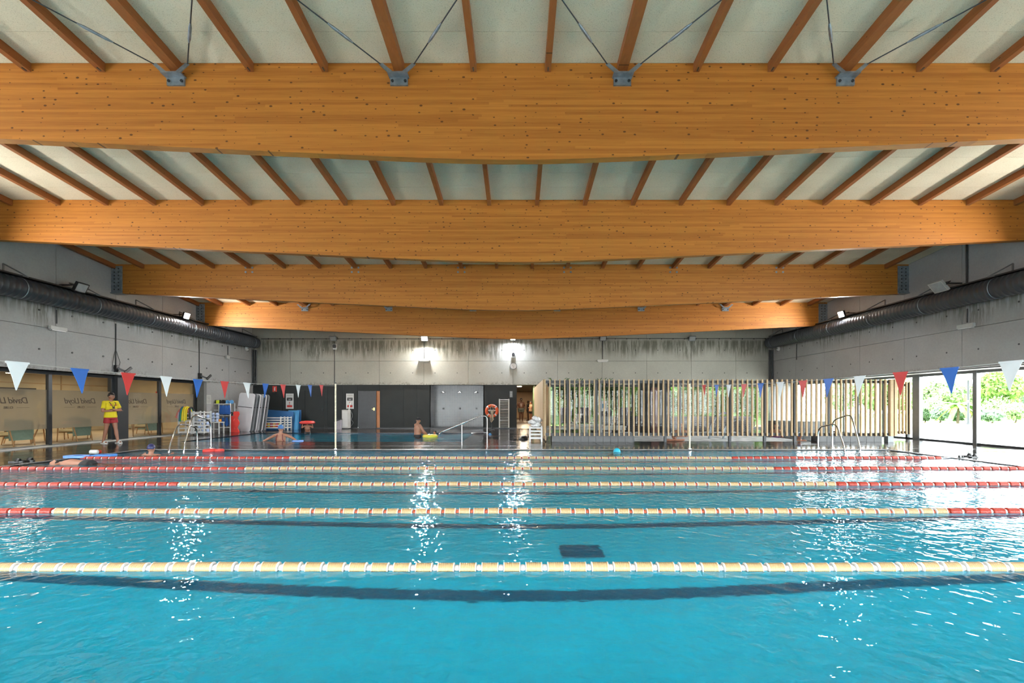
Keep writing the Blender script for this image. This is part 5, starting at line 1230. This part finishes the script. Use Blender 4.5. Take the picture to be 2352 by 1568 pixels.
# towel rail and notice
X0, X1, Yr = px(1146, YB), px(1170, YB), YB-.08
o = thing('towel_radiator', 'tall white ladder-like towel rail on the dark panel', 'radiator', ((X0+X1)/2, Yr, .1))
za, zb = pz(982, YB), pz(916, YB)
for X in (X0+.03, X1-.03): MB().box(X-.035, X+.035, Yr-.03, Yr+.03, za, zb).build('upright', M['white'], o)
for k in range(18):
    z = za+.05+(zb-za-.1)*k/17; MB().cyl((X0+.05, Yr, z), (X1-.05, Yr, z), .024 if k not in (4, 11) else .03, 8).build('rung', M['offwhite'], o)
for z in (za+.2, zb-.2):
    for X in (X0+.03, X1-.03): MB().cyl((X, Yr, z), (X, YB+.05, z), .015, 8).build('wall_fixing', M['white'], o)
flat_sign(px(1174, YB), YB+.03, pz(905, YB), .16, .34, 'Y', 'grey_steel', 'small_notice', 'small grey notice above the towel rail', [('text_line', 'offwhite', -.05, .05, z, z+.012) for z in (-.12, -.07, -.02, .03, .08, .13)])
# towel cart
TX, TY = px(1230, 17.75), 17.6
crate_cart(TX, TY-.05, .42, .34, .56, 4, 'white slatted cart piled with used towels by the screen end', 0, False, 'towel_cart')
rd = random.Random(5)
for k in range(7):
    c = (TX+rd.uniform(-.13, .10), TY-.05+rd.uniform(-.1, .1), .58+.045*k); mb = MB().ell(c, .18-.012*k, .15, .07, 28, 16)
    mb.v = [tuple(Vector(v)+mnoise.noise_vector(Vector(v)*12)*.045+mnoise.noise_vector(Vector(v)*34)*.022) for v in mb.v]
    single(mb, 'crumpled_towel', plain('white_towelling', (.66, .66, .66), .9, 0, .06, 20) if k == 0 else bpy.data.materials['white_towelling'], 'crumpled white towel heaped on the cart, %s from the bottom' % ORD[k], 'towel', (c[0], c[1], c[2]-.07), 'towels on the cart')
def heap(X, Y, w, d, h, mat, name, label, cat, seed):
    mb = MB().ell((X, Y, 0), w, d, h, 20, 12)
    mb.v = [tuple(Vector(v)+Vector((1, 1, .8))*mnoise.noise(Vector(v)*11+Vector((seed, 0, 0)))*.06) for v in mb.v]; mb.v = [(v[0], v[1], max(0.002, v[2])) for v in mb.v]
    single(mb, name, M[mat], label, cat, (X, Y, 0))
heap(px(1202, 18.6), 18.6, .17, .2, .14, 'black', 'black_net_bag', 'black mesh bag on the wet floor beside the towel cart', 'bag', 3)
heap(px(1099, 21.8), 22.4, .42, .3, .07, 'black', 'black_towel', 'flat black bundle on the edge of the teaching pool', 'bundle', 9)
heap(px(1126, 21.5), 21.4, .07, .07, .08, 'fin2', 'blue_toy', 'small light blue toy beside the handrail', 'toy', 4)
# sandals, kickboards, loose floats on the deck
def sandal_pair(X, Y, rz, label):
    o = thing('sandals', label, 'sandals', (0, 0, 0))
    for k, (dx, dy, a) in enumerate(((0, -.09, .1), (.1, .10, -.15))):
        R = Matrix.Rotation(a, 3, 'Z'); P = [(-.14, -.035), (-.05, -.045), (.08, -.05), (.14, -.03), (.145, .02), (.08, .045), (-.05, .04), (-.14, .03)]
        P = [tuple((R @ Vector((p[0], p[1], 0)))[:2]) for p in P]; P = [(p[0]+dx, p[1]+dy) for p in P]
        MB().prism(P, 'Z', 0, .028).build('sole', M['black'], o)
        MB().tube(arc([(dx+.03, dy-.05, .015), (dx+.04, dy, .10), (dx+.03, dy+.05, .015)], .06), .05, 8, side=(1, 0, 0), rz=[.010]*9).build('strap', M['black'], o)
    o.location = (X, Y, 0); o.rotation_euler = (0, 0, rz)
sandal_pair(px(2228, 12.4), 12.4, .2, 'pair of dark sandals on the bright deck by the garden windows'); sandal_pair(px(46, 11.4), 11.4, .1, 'pair of dark flip-flops on the deck by the cafe')
def kick(X, Y, Z, L, w, rz, mat, label, tilt=0):
    o = thing('kickboard', label, 'kickboard', (0, 0, 0), 'kickboards')
    P = rrect(L, w, min(w*.45, .16), 6); P = [(p[0], p[1]-w/2) for p in P]
    MB().prism(P, 'Z', 0, .05).build('board', M[mat], o, bevel=.012)
    MB().prism([(p[0]*.3, p[1]*.35) for p in P], 'Z', .05, .054).build('recess', M['fg_blue'], o)
    o.location = (X, Y, Z); o.rotation_euler = (tilt, 0, rz)
M['kb1'] = plain('blue_foam_board', (0.05, 0.24, 0.66), .5, 0, .1); M['kb2'] = plain('pale_blue_board', (0.16, 0.34, 0.75), .5, 0, .1)
kick(px(222, 12.35), 12.55, .0, .55, .42, .1, 'kb1', 'bright blue kickboard lying on the pool edge'); kick(px(168, 12.2), 12.35, 0.0, .62, .40, -.05, 'kb2', 'pale blue kickboard lying next to the bright one')
o = thing('pull_buoy', 'red and white foam pull buoy behind the kickboards', 'pull buoy', (px(216, 13.1), 13.1, 0))
X = px(216, 13.1); MB().lathe([(.03, -.11), (.06, -.09), (.06, .09), (.03, .11)], (X, 13.1, .06), 'X', 12).build('float', M['white'], o); MB().lathe([(.03, -.10), (.055, -.08), (.055, .08), (.03, .10)], (X, 13.2, .055), 'X', 12).build('float', M['fl_red'], o)
kick(px(688, 17.9), 17.75, WATER, .40, .26, 0, 'kb2', 'pale blue kickboard at the hand of the woman in the blue cap')
# ------------------------------------------------------------------ people
STAND = dict(pelvis=(0,0,.95), chest=(0,0,1.27), neck=(0,.01,1.455), head=(0,-.01,1.61),
             shL=(.19,0,1.41), elL=(.24,.02,1.12), wrL=(.25,-.06,.87), shR=(-.19,0,1.41), elR=(-.24,.02,1.12), wrR=(-.25,-.06,.87),
             hipL=(.09,0,.92), knL=(.10,-.01,.50), anL=(.10,.02,.08), hipR=(-.09,0,.92), knR=(-.10,-.01,.50), anR=(-.10,.02,.08))
def limb(mb, a, b, c, r0, r1, r2):
    a, b, c = Vector(a), Vector(b), Vector(c)
    mb.tube([a, a.lerp(b, .35), b], [r0, r0*1.02, r1], 12); mb.ell(a, r0, r0, r0); mb.ell(b, r1*1.02, r1*1.02, r1*1.02)
    mb.tube([b, b.lerp(c, .3), c], [r1, r1*1.04, r2], 12); mb.ell(c, r2, r2, r2)
def hand(mb, el, wr, s, curl=.5):
    el, wr = Vector(el), Vector(wr); f = (wr-el).normalized(); up = Vector((0, 0, 1))
    if abs(f.z) > .8: up = Vector((0, -1, 0))
    side = f.cross(up).normalized(); n = side.cross(f).normalized()
    mb.tube([wr, wr+f*.045, wr+f*.09], [.026, .036, .034], 10, side=side, rz=[.02, .017, .014])
    for k, L in enumerate((.062, .074, .070, .055)):
        p = wr+f*.085+side*(.028-.0187*k); q = p+f*L*.5-n*.004; r = q+f*L*.45*math.cos(curl)-n*L*.45*math.sin(curl)
        mb.tube([p, q, r], [.0105, .010, .008], 7); mb.ell(r, .008, .008, .008, 6, 5)
    p = wr+f*.03+side*s*.028; q = p+f*.03+side*s*.024; r = q+f*.03-n*.01; mb.tube([p, q, r], [.013, .012, .009], 7)
def person(label, loc, rz, pose={}, skin='skin', size=1.0, bulk=1.0, clothes=(), hair='short', hairmat='hair', vox=.014, hands=True, headturn=0.0, face=True, group=None):
    J = dict(STAND); J.update(pose); V = {k: Vector(v) for k, v in J.items()}
    o = thing('person', label, 'person', (0, 0, 0), group)
    b = bulk; side = (V['shL']-V['shR']).normalized()
    pe, chs, nk, hd = V['pelvis'], V['chest'], V['neck'], V['head']
    waist = pe.lerp(chs, .45); top = chs.lerp(nk, .72)
    R = Matrix.Rotation(headturn, 3, 'Z'); ax = (hd-nk).normalized()
    fwd = side.cross(ax).normalized(); fwd = -fwd if fwd.dot(Vector((0, -1, 0))) < 0 else fwd
    fwd = R @ fwd; hs = R @ side
    H = Matrix((hs, -fwd, hs.cross(-fwd))).transposed()
    def hp(x, y, z): return hd+H @ Vector((x, y, z))          # head frame: x to the side, -y to the face, z up
    mb = MB()
    def torso(m, g, z0=0):
        low = pe-(chs-pe).normalized()*.10
        pts = [low, pe, waist, chs, top, nk.lerp(top, .35)]
        m.tube(pts, [.13*b+g, .165*b+g, .142*b+g, .172*b+g, .135*b+g, .07+g], 16, side=side, rz=[.09*b+g, .115*b+g, .102*b*b+g, .120*b+g, .085*b+g, .06+g])
    torso(mb, 0)
    for s in 'LR':
        limb(mb, V['sh'+s], V['el'+s], V['wr'+s], .052*b, .040*b, .027)
        mb.tube([V['sh'+s], top.lerp(V['sh'+s], .2)], [.052*b, .07*b], 10)
        if hands: hand(mb, V['el'+s], V['wr'+s], 1 if s == 'L' else -1)
        limb(mb, V['hip'+s], V['kn'+s], V['an'+s], .085*b, .056*b, .038)
        kn, an = V['kn'+s], V['an'+s]; calf = kn.lerp(an, .3)
        mb.ell(calf+Vector((0, .015, 0)), .054*b, .056*b, .12, rot=None)
        d = (an-kn).normalized(); ff = Vector((0, -1, 0)) if abs(d.z) > .5 else Vector((0, 0, -1))
        if abs(d.z) <= .5: ff = d
        mb.tube([an+ff*-.05-Vector((0, 0, .04)), an+ff*.06-Vector((0, 0, .035)), an+ff*.17-Vector((0, 0, .055))], [.034, .042, .036], 10, rz=[.034, .032, .018])
    mb.tube([nk.lerp(top, .5), nk, hd-ax*.06], [.068, .060, .057], 12)
    mb.ell(hp(0, .012, .022), .083, .102, .108, 16, 12, H); mb.ell(hp(0, -.024, -.05), .063, .071, .066, 14, 10, H)
    mb.tube([hp(0, -.094, .02), hp(0, -.113, -.018), hp(0, -.096, -.026)], [.010, .015, .012], 8)
    for s in (-1, 1): mb.ell(hp(s*.085, .012, -.008), .012, .020, .030, 8, 6, H)
    body = mb.build('body', M[skin], o); remesh(body, vox)
    if face:
        for s in (-1, 1):
            MB().ell(hp(s*.032, -.089, .014), .013, .009, .008, 8, 6, H).build('eye', M['hair'], o)
            MB().ell(hp(s*.033, -.092, .036), .020, .008, .005, 8, 6, H).build('eyebrow', M['hair'], o)
        MB().ell(hp(0, -.089, -.058), .024, .008, .007, 8, 6, H).build('mouth', plain('lips', (.25, .06, .05), .5) if 'lips' not in bpy.data.materials else bpy.data.materials['lips'], o)
    # hair or cap: a shell over the top and back of the skull
    mb = MB(); g = .006 if hair == 'cap' else .010
    n, m = 20, 10
    for i in range(m+1):
        th = i/m*PI*.62
        for k in range(n):
            ph = 2*PI*k/n; lift = .0
            y = math.sin(th)*math.sin(ph); lim = 1.0
            t2 = th*(.62 if y < -.2 else 1.0) if hair != 'cap' else th*(.80 if y < -.2 else 1.0)
            mb.v.append(tuple(hp((.083+g)*math.sin(t2)*math.cos(ph), .012+(.102+g)*math.sin(t2)*math.sin(ph), .022+(.108+g)*math.cos(t2))))
    for i in range(m):
        for k in range(n): mb.f.append([i*n+k, i*n+(k+1) % n, (i+1)*n+(k+1) % n, (i+1)*n+k]); mb.sm.append(True)
    hb = mb.build('swim_cap' if hair == 'cap' else 'hair', M[hairmat] if isinstance(hairmat, str) else hairmat, o)
    sd = hb.modifiers.new('solid', 'SOLIDIFY'); sd.thickness = .008
    for c in clothes:
        kind, mat = c[0], c[1]; m = MB()
        if kind == 't_shirt':
            low = pe-(chs-pe).normalized()*.06
            m.tube([low, pe, waist, chs, top, nk.lerp(top, .25)], [.196*b, .194*b, .170*b, .19*b, .15*b, .082], 18, side=side, rz=[.152*b, .148*b, .132*b, .138*b, .100*b, .075])
            for s in 'LR':
                m.tube([top.lerp(V['sh'+s], .3), V['sh'+s], V['sh'+s].lerp(V['el'+s], .72)], [.082*b, .068*b, .066*b], 12); m.ell(V['sh'+s], .068*b, .068*b, .068*b)
        elif kind in ('shorts', 'trunks'):
            L = .52 if kind == 'shorts' else .38
            m.tube([pe+(chs-pe).normalized()*.07, pe, pe-(chs-pe).normalized()*.11], [.166*b, .182*b, .172*b], 16, side=side, rz=[.118*b, .134*b, .13*b])
            for s in 'LR': m.tube([V['hip'+s], V['hip'+s].lerp(V['kn'+s], L)], [.100*b, .102*b], 14)
        elif kind == 'swimsuit':
            low = pe-(chs-pe).normalized()*.10
            m.tube([low, pe, waist, waist.lerp(chs, .5)], [.14*b, .172*b, .149*b, .165*b], 16, side=side, rz=[.10*b, .122*b, .110*b, .120*b])
        elif kind == 'straps':
            bk = -side.cross(Vector((0, 0, 1))); bk = bk if bk.dot(fwd) < 0 else -bk
            for s in (-1, 1):
                m.tube([chs+side*s*.14*b+bk*.06+Vector((0, 0, -.10)), chs+side*s*.115*b+bk*.115, top+side*s*.095*b+bk*.075, top+side*s*.09*b+Vector((0, 0, .03))], .011, 7)
        p = m.build({'straps': 'shoulder_straps'}.get(kind, kind), mat if not isinstance(mat, str) else M[mat], o)
        if kind != 'straps': remesh(p, .012 if kind == 't_shirt' else .014, 3)
    o.location = loc; o.rotation_euler = (0, 0, rz); o.scale = (size,)*3; OFF[o.name] = Vector(loc)
    return o, V
M['yellow_shirt'] = plain('yellow_shirt', (0.62, 0.50, 0.008), .8, 0, .06, 9)
M['red_shorts'] = plain('red_shorts', (0.28, 0.012, 0.018), .7, 0, .08, 9)
M['blue_cap'] = plain('blue_cap', (0.05, 0.17, 0.42), .4); M['navy_cap'] = plain('navy_cap', (0.02, 0.025, 0.10), .4); M['cyan_cap'] = plain('cyan_cap', (0.02, 0.42, 0.60), .4)
M['dark_trunks'] = plain('dark_trunks', (0.012, 0.013, 0.016), .7); M['wine_suit'] = plain('wine_swimsuit', (0.16, 0.02, 0.03), .6); M['purple'] = plain('purple_swimsuit', (.14, .04, .16), .6)
ARMX = dict(elL=(.27,-.06,1.14), wrL=(-.06,-.235,1.17), elR=(-.27,-.06,1.12), wrR=(.09,-.215,1.13))
lg, V = person('lifeguard in yellow shirt and red shorts with folded arms by the cafe glazing', (px(254, 16.7), 16.7, 0), 1.22, dict(ARMX, knL=(.12,-.06,.50), anL=(.14,-.14,.08), knR=(-.11,.04,.50), anR=(-.14,.14,.08), head=(.01,-.03,1.62)),
       'skin_tan', 1.0, 1.0, (('t_shirt', 'yellow_shirt'), ('shorts', 'red_shorts')), 'short', 'hair', .010, True, .35)
OFF[lg.name] = Vector((0, 0, 0))      # the next pieces are given in the lifeguard's own frame
MB().tube([V['neck']+Vector((.07, .0, .0)), V['chest']+Vector((.09, -.128, .13)), V['chest']+Vector((.05, -.148, .04)), V['chest']+Vector((.0, -.155, -.05))], .010, 6).build('lanyard', M['black'], lg)
MB().tube([V['neck']+Vector((-.07, .0, .0)), V['chest']+Vector((-.09, -.128, .13)), V['chest']+Vector((-.05, -.148, .04)), V['chest']+Vector((.0, -.155, -.05))], .010, 6).build('lanyard', M['black'], lg)
MB().box(-.025, .025, -.19, -.15, 1.20, 1.25).build('whistle', M['black'], lg)
for k, x in enumerate((-.085, -.05, .055, .09)): MB().box(x-.012, x+.012, -.152, -.146, 1.30, 1.345).build('chest_print', M['sign_red'], lg)
for s, an in ((1, (.14, -.14)), (-1, (-.14, .14))):
    sl = MB().prism([(an[0]-.045, an[1]+.08), (an[0]+.045, an[1]+.08), (an[0]+.055, an[1]-.16), (an[0], an[1]-.20), (an[0]-.055, an[1]-.16)], 'Z', 0, .025).build('slipper', M['white'], lg)
    MB().tube(arc([(an[0]-.055, an[1]-.1, .02), (an[0], an[1]-.1, .12), (an[0]+.055, an[1]-.1, .02)], .06), .055, 8, side=(0, 1, 0), rz=[.012]*9).build('strap', M['white'], sl)
KNEEL = dict(knL=(.12,-.30,.55), anL=(.12,.10,.42), knR=(-.12,-.30,.55), anR=(-.12,.10,.42))
person('woman in blue cap and dark red swimsuit seen from behind in the teaching pool', (px(645, 18.05), 18.05, -1.36), PI, dict(KNEEL, elL=(.37,-.03,1.30), wrL=(.58,.02,1.19), elR=(-.37,-.03,1.30), wrR=(-.56,.02,1.19), shL=(.18,0,1.39), shR=(-.18,0,1.39)),
       'skin', 1.12, .95, (('swimsuit', 'wine_suit'), ('straps', 'wine_suit')), 'cap', 'blue_cap', .013, True, 0)
person('man in black cap and black trunks standing waist-deep in the teaching pool', (px(959, 20.2), 20.2, -.93), 2.25, dict(elL=(.24,-.20,1.16), wrL=(.14,-.42,1.00), elR=(-.26,-.16,1.14), wrR=(-.16,-.40,.98), head=(0,-.04,1.61)),
       'skin', 1.0, 1.14, (('trunks', 'dark_trunks'),), 'cap', 'dark_trunks', .013, True, 0)
person('small child with dark hair in the teaching pool behind the yellow float', (px(999, 20.4), 20.4, -.80), -1.2, dict(elL=(.30,-.12,1.35), wrL=(.30,-.30,1.35), elR=(-.30,-.12,1.35), wrR=(-.30,-.30,1.35), knL=(.1,.2,.6), anL=(.1,.5,.7), knR=(-.1,.2,.6), anR=(-.1,.5,.7)), 'skin_tan', .60, .95, (('trunks', 'dark_trunks'),), 'short', 'hair', .014, False)
X, Y = px(988, 20.1), 20.1
o = thing('yellow_float', 'yellow inflatable ring floating beside the man', 'float', (X, Y, WATER))
MB().torus((X, Y, .02), .24, .075, 'Z', 28, 10).build('ring', plain('yellow_vinyl', (.70, .60, .04), .35), o); MB().ell((X, Y-.2, .09), .05, .08, .05).build('handle', M['fg_white'], o)
person('red-brown figure at the back edge of the teaching pool under a red float', (px(706, 22.4), 22.4, -.62), .35, dict(elL=(.34,-.05,1.30), wrL=(.30,-.08,1.56), elR=(-.34,-.05,1.30), wrR=(-.30,-.08,1.56), pelvis=(0, .16, 1.0), hipL=(.09, .16, .97), hipR=(-.09, .16, .97), chest=(0, .02, 1.24), knL=(.1,.0,.62), anL=(.1,.2,.35), knR=(-.1,.0,.62), anR=(-.1,.2,.35)), 'skin_tan', .68, 1.1, (('trunks', 'dark_trunks'),), 'short', 'hair', .015, False)
X, Y, Z = px(706, 22.4), 22.4, pz(970, 22.4)
o = thing('red_float_disc', 'red foam disc held over the figure at the back of the teaching pool', 'float', (X, Y, Z))
MB().lathe([(.25, -.07), (.33, -.04), (.34, .02), (.26, .07)], (X, Y, Z), n=28).build('disc', M['redfoam'], o); MB().lathe([(.16, .065), (.14, .08), (.10, .08)], (X, Y, Z), n=20).build('raised_centre', M['redfoam'], o)
# lane pool swimmers
TREAD = dict(knL=(.12,-.25,.62), anL=(.12,.10,.36), knR=(-.12,-.25,.62), anR=(-.12,.10,.36))
person('swimmer in dark blue cap seen from behind beyond the farthest rope', (px(347, 13.1), 13.1, -1.46), PI+.1, dict(TREAD, elL=(.34,-.10,1.34), wrL=(.36,-.34,1.45), elR=(-.34,-.10,1.34), wrR=(-.36,-.34,1.45)), 'skin', 1.0, 1.05, (('straps', 'dark_trunks'), ('swimsuit', 'dark_trunks')), 'cap', 'navy_cap', .014, False)
PRONE = dict(pelvis=(0, .60, 1.50), chest=(0, .24, 1.53), neck=(0, .04, 1.54), head=(0, -.13, 1.52), shL=(.19,.06,1.52), shR=(-.19,.06,1.52), elL=(.28,-.2,1.46), wrL=(.22,-.46,1.48), elR=(-.28,-.2,1.46), wrR=(-.22,-.46,1.48),
             hipL=(.09, .64, 1.49), knL=(.11, 1.02, 1.33), anL=(.1, 1.40, 1.22), hipR=(-.09, .64, 1.47), knR=(-.11, 1.02, 1.30), anR=(-.1, 1.40, 1.18))
person('swimmer with bare back near the kickboards by the pool end', (px(140, 11.15), 11.15, -1.56), -PI/2, PRONE, 'skin', 1.0, 1.05, (('trunks', 'dark_trunks'),), 'short', 'hair', .015, False, face=False)
person('swimmer in bright cyan cap at the far pool edge before the screen', (px(1417, 14.0), 14.0, -1.66), -1.9, dict(TREAD, elL=(.36,-.1,1.36), wrL=(.5,-.25,1.40), elR=(-.36,-.1,1.36), wrR=(-.5,-.25,1.40)), 'skin_tan', 1.0, 1.0, (('trunks', 'dark_trunks'),), 'cap', 'cyan_cap', .015, False)
X, Y = px(482, 14.1), 14.1
o = thing('red_swim_ring', 'red foam swim ring floating at the pool edge by the ladder', 'float', (X, Y, WATER)); MB().torus((X, Y, .0), .13, .055, 'Z', 24, 10).build('ring', M['redfoam'], o); MB().torus((X+.24, Y+.06, .0), .09, .045, 'Z', 20, 8).build('second_ring', M['redfoam'], o)
# corridor
person('bearded man in dark shorts standing in the corridor', (px(1197, 38), 38, 0), .1, dict(head=(0,-.02,1.63), elL=(.30,.03,1.13), wrL=(.30,-.08,.9), elR=(-.30,.03,1.13), wrR=(-.28,-.16,1.0)), 'skin_dark', 1.03, 1.42, (('shorts', plain('grey_green_shorts', (.04, .05, .045), .8)),), 'short', 'hair', .02, False)
person('person in dark clothes standing sideways in the corridor', (px(1213, 39.5), 39.5, 0), -1.2, dict(), 'skin_dark', .93, .95, (('t_shirt', 'dark_trunks'), ('shorts', 'dark_trunks')), 'short', 'hair', .02, False)
person('partly hidden person at the corridor edge behind the boards', (px(1220, 36.5), 36.5, 0), -1.0, dict(elL=(.24,-.15,1.15), wrL=(.1,-.35,1.2)), 'skin_tan', .90, .95, (('t_shirt', plain('floral_top', (.22, .14, .08), .8)), ('shorts', 'dark_trunks')), 'short', 'hair', .02, False)
# spa bathers
FLOATB = dict(chest=(0,.18,1.33), pelvis=(0,.50,1.27), hipL=(.09,.52,1.27), hipR=(-.09,.52,1.27), knL=(.1,.92,1.26), anL=(.1,1.30,1.28), knR=(-.1,.92,1.26), anR=(-.1,1.30,1.28), neck=(0,.03,1.46), head=(0,-.02,1.62), shL=(.19,.08,1.44), shR=(-.19,.08,1.44))
person('bather resting his head on folded arms at the spa edge', (px(1549, 17.72), 17.86, -1.52), 0, dict(FLOATB, elL=(.34,-.14,1.565), wrL=(.06,-.20,1.565), elR=(-.34,-.14,1.565), wrR=(-.06,-.24,1.575), head=(0,-.15,1.665), neck=(0,-.09,1.53), shL=(.19,.06,1.50), shR=(-.19,.06,1.50)), 'skin_tan', 1.0, 1.0, (('trunks', 'dark_trunks'),), 'short', 'hair', .012, True)
person('bather in blue cap with head just above the spa water', (px(1848, 18.0)-.2, 18.0, -1.45), -.6, FLOATB, 'skin_tan', 1.0, .95, (('trunks', 'dark_trunks'),), 'cap', 'blue_cap', .015, False)
SIT = dict(knL=(.12,-.40,.88), anL=(.12,-.42,.75), knR=(-.12,-.40,.88), anR=(-.12,-.42,.75))
person('woman in purple swimsuit sitting in the spa behind the slats', (px(1783, 20), 20.0, -1.15), -.9, SIT, 'skin', 1.0, .93, (('swimsuit', 'purple'), ('straps', 'purple')), 'short', 'hair', .015, False)
person('pale bather sitting in the spa seen between the slats', (px(1562, 20.5), 20.4, -1.20), PI-.4, SIT, 'skin', 1.0, 1.1, (('trunks', 'dark_trunks'),), 'short', 'skin', .015, False)
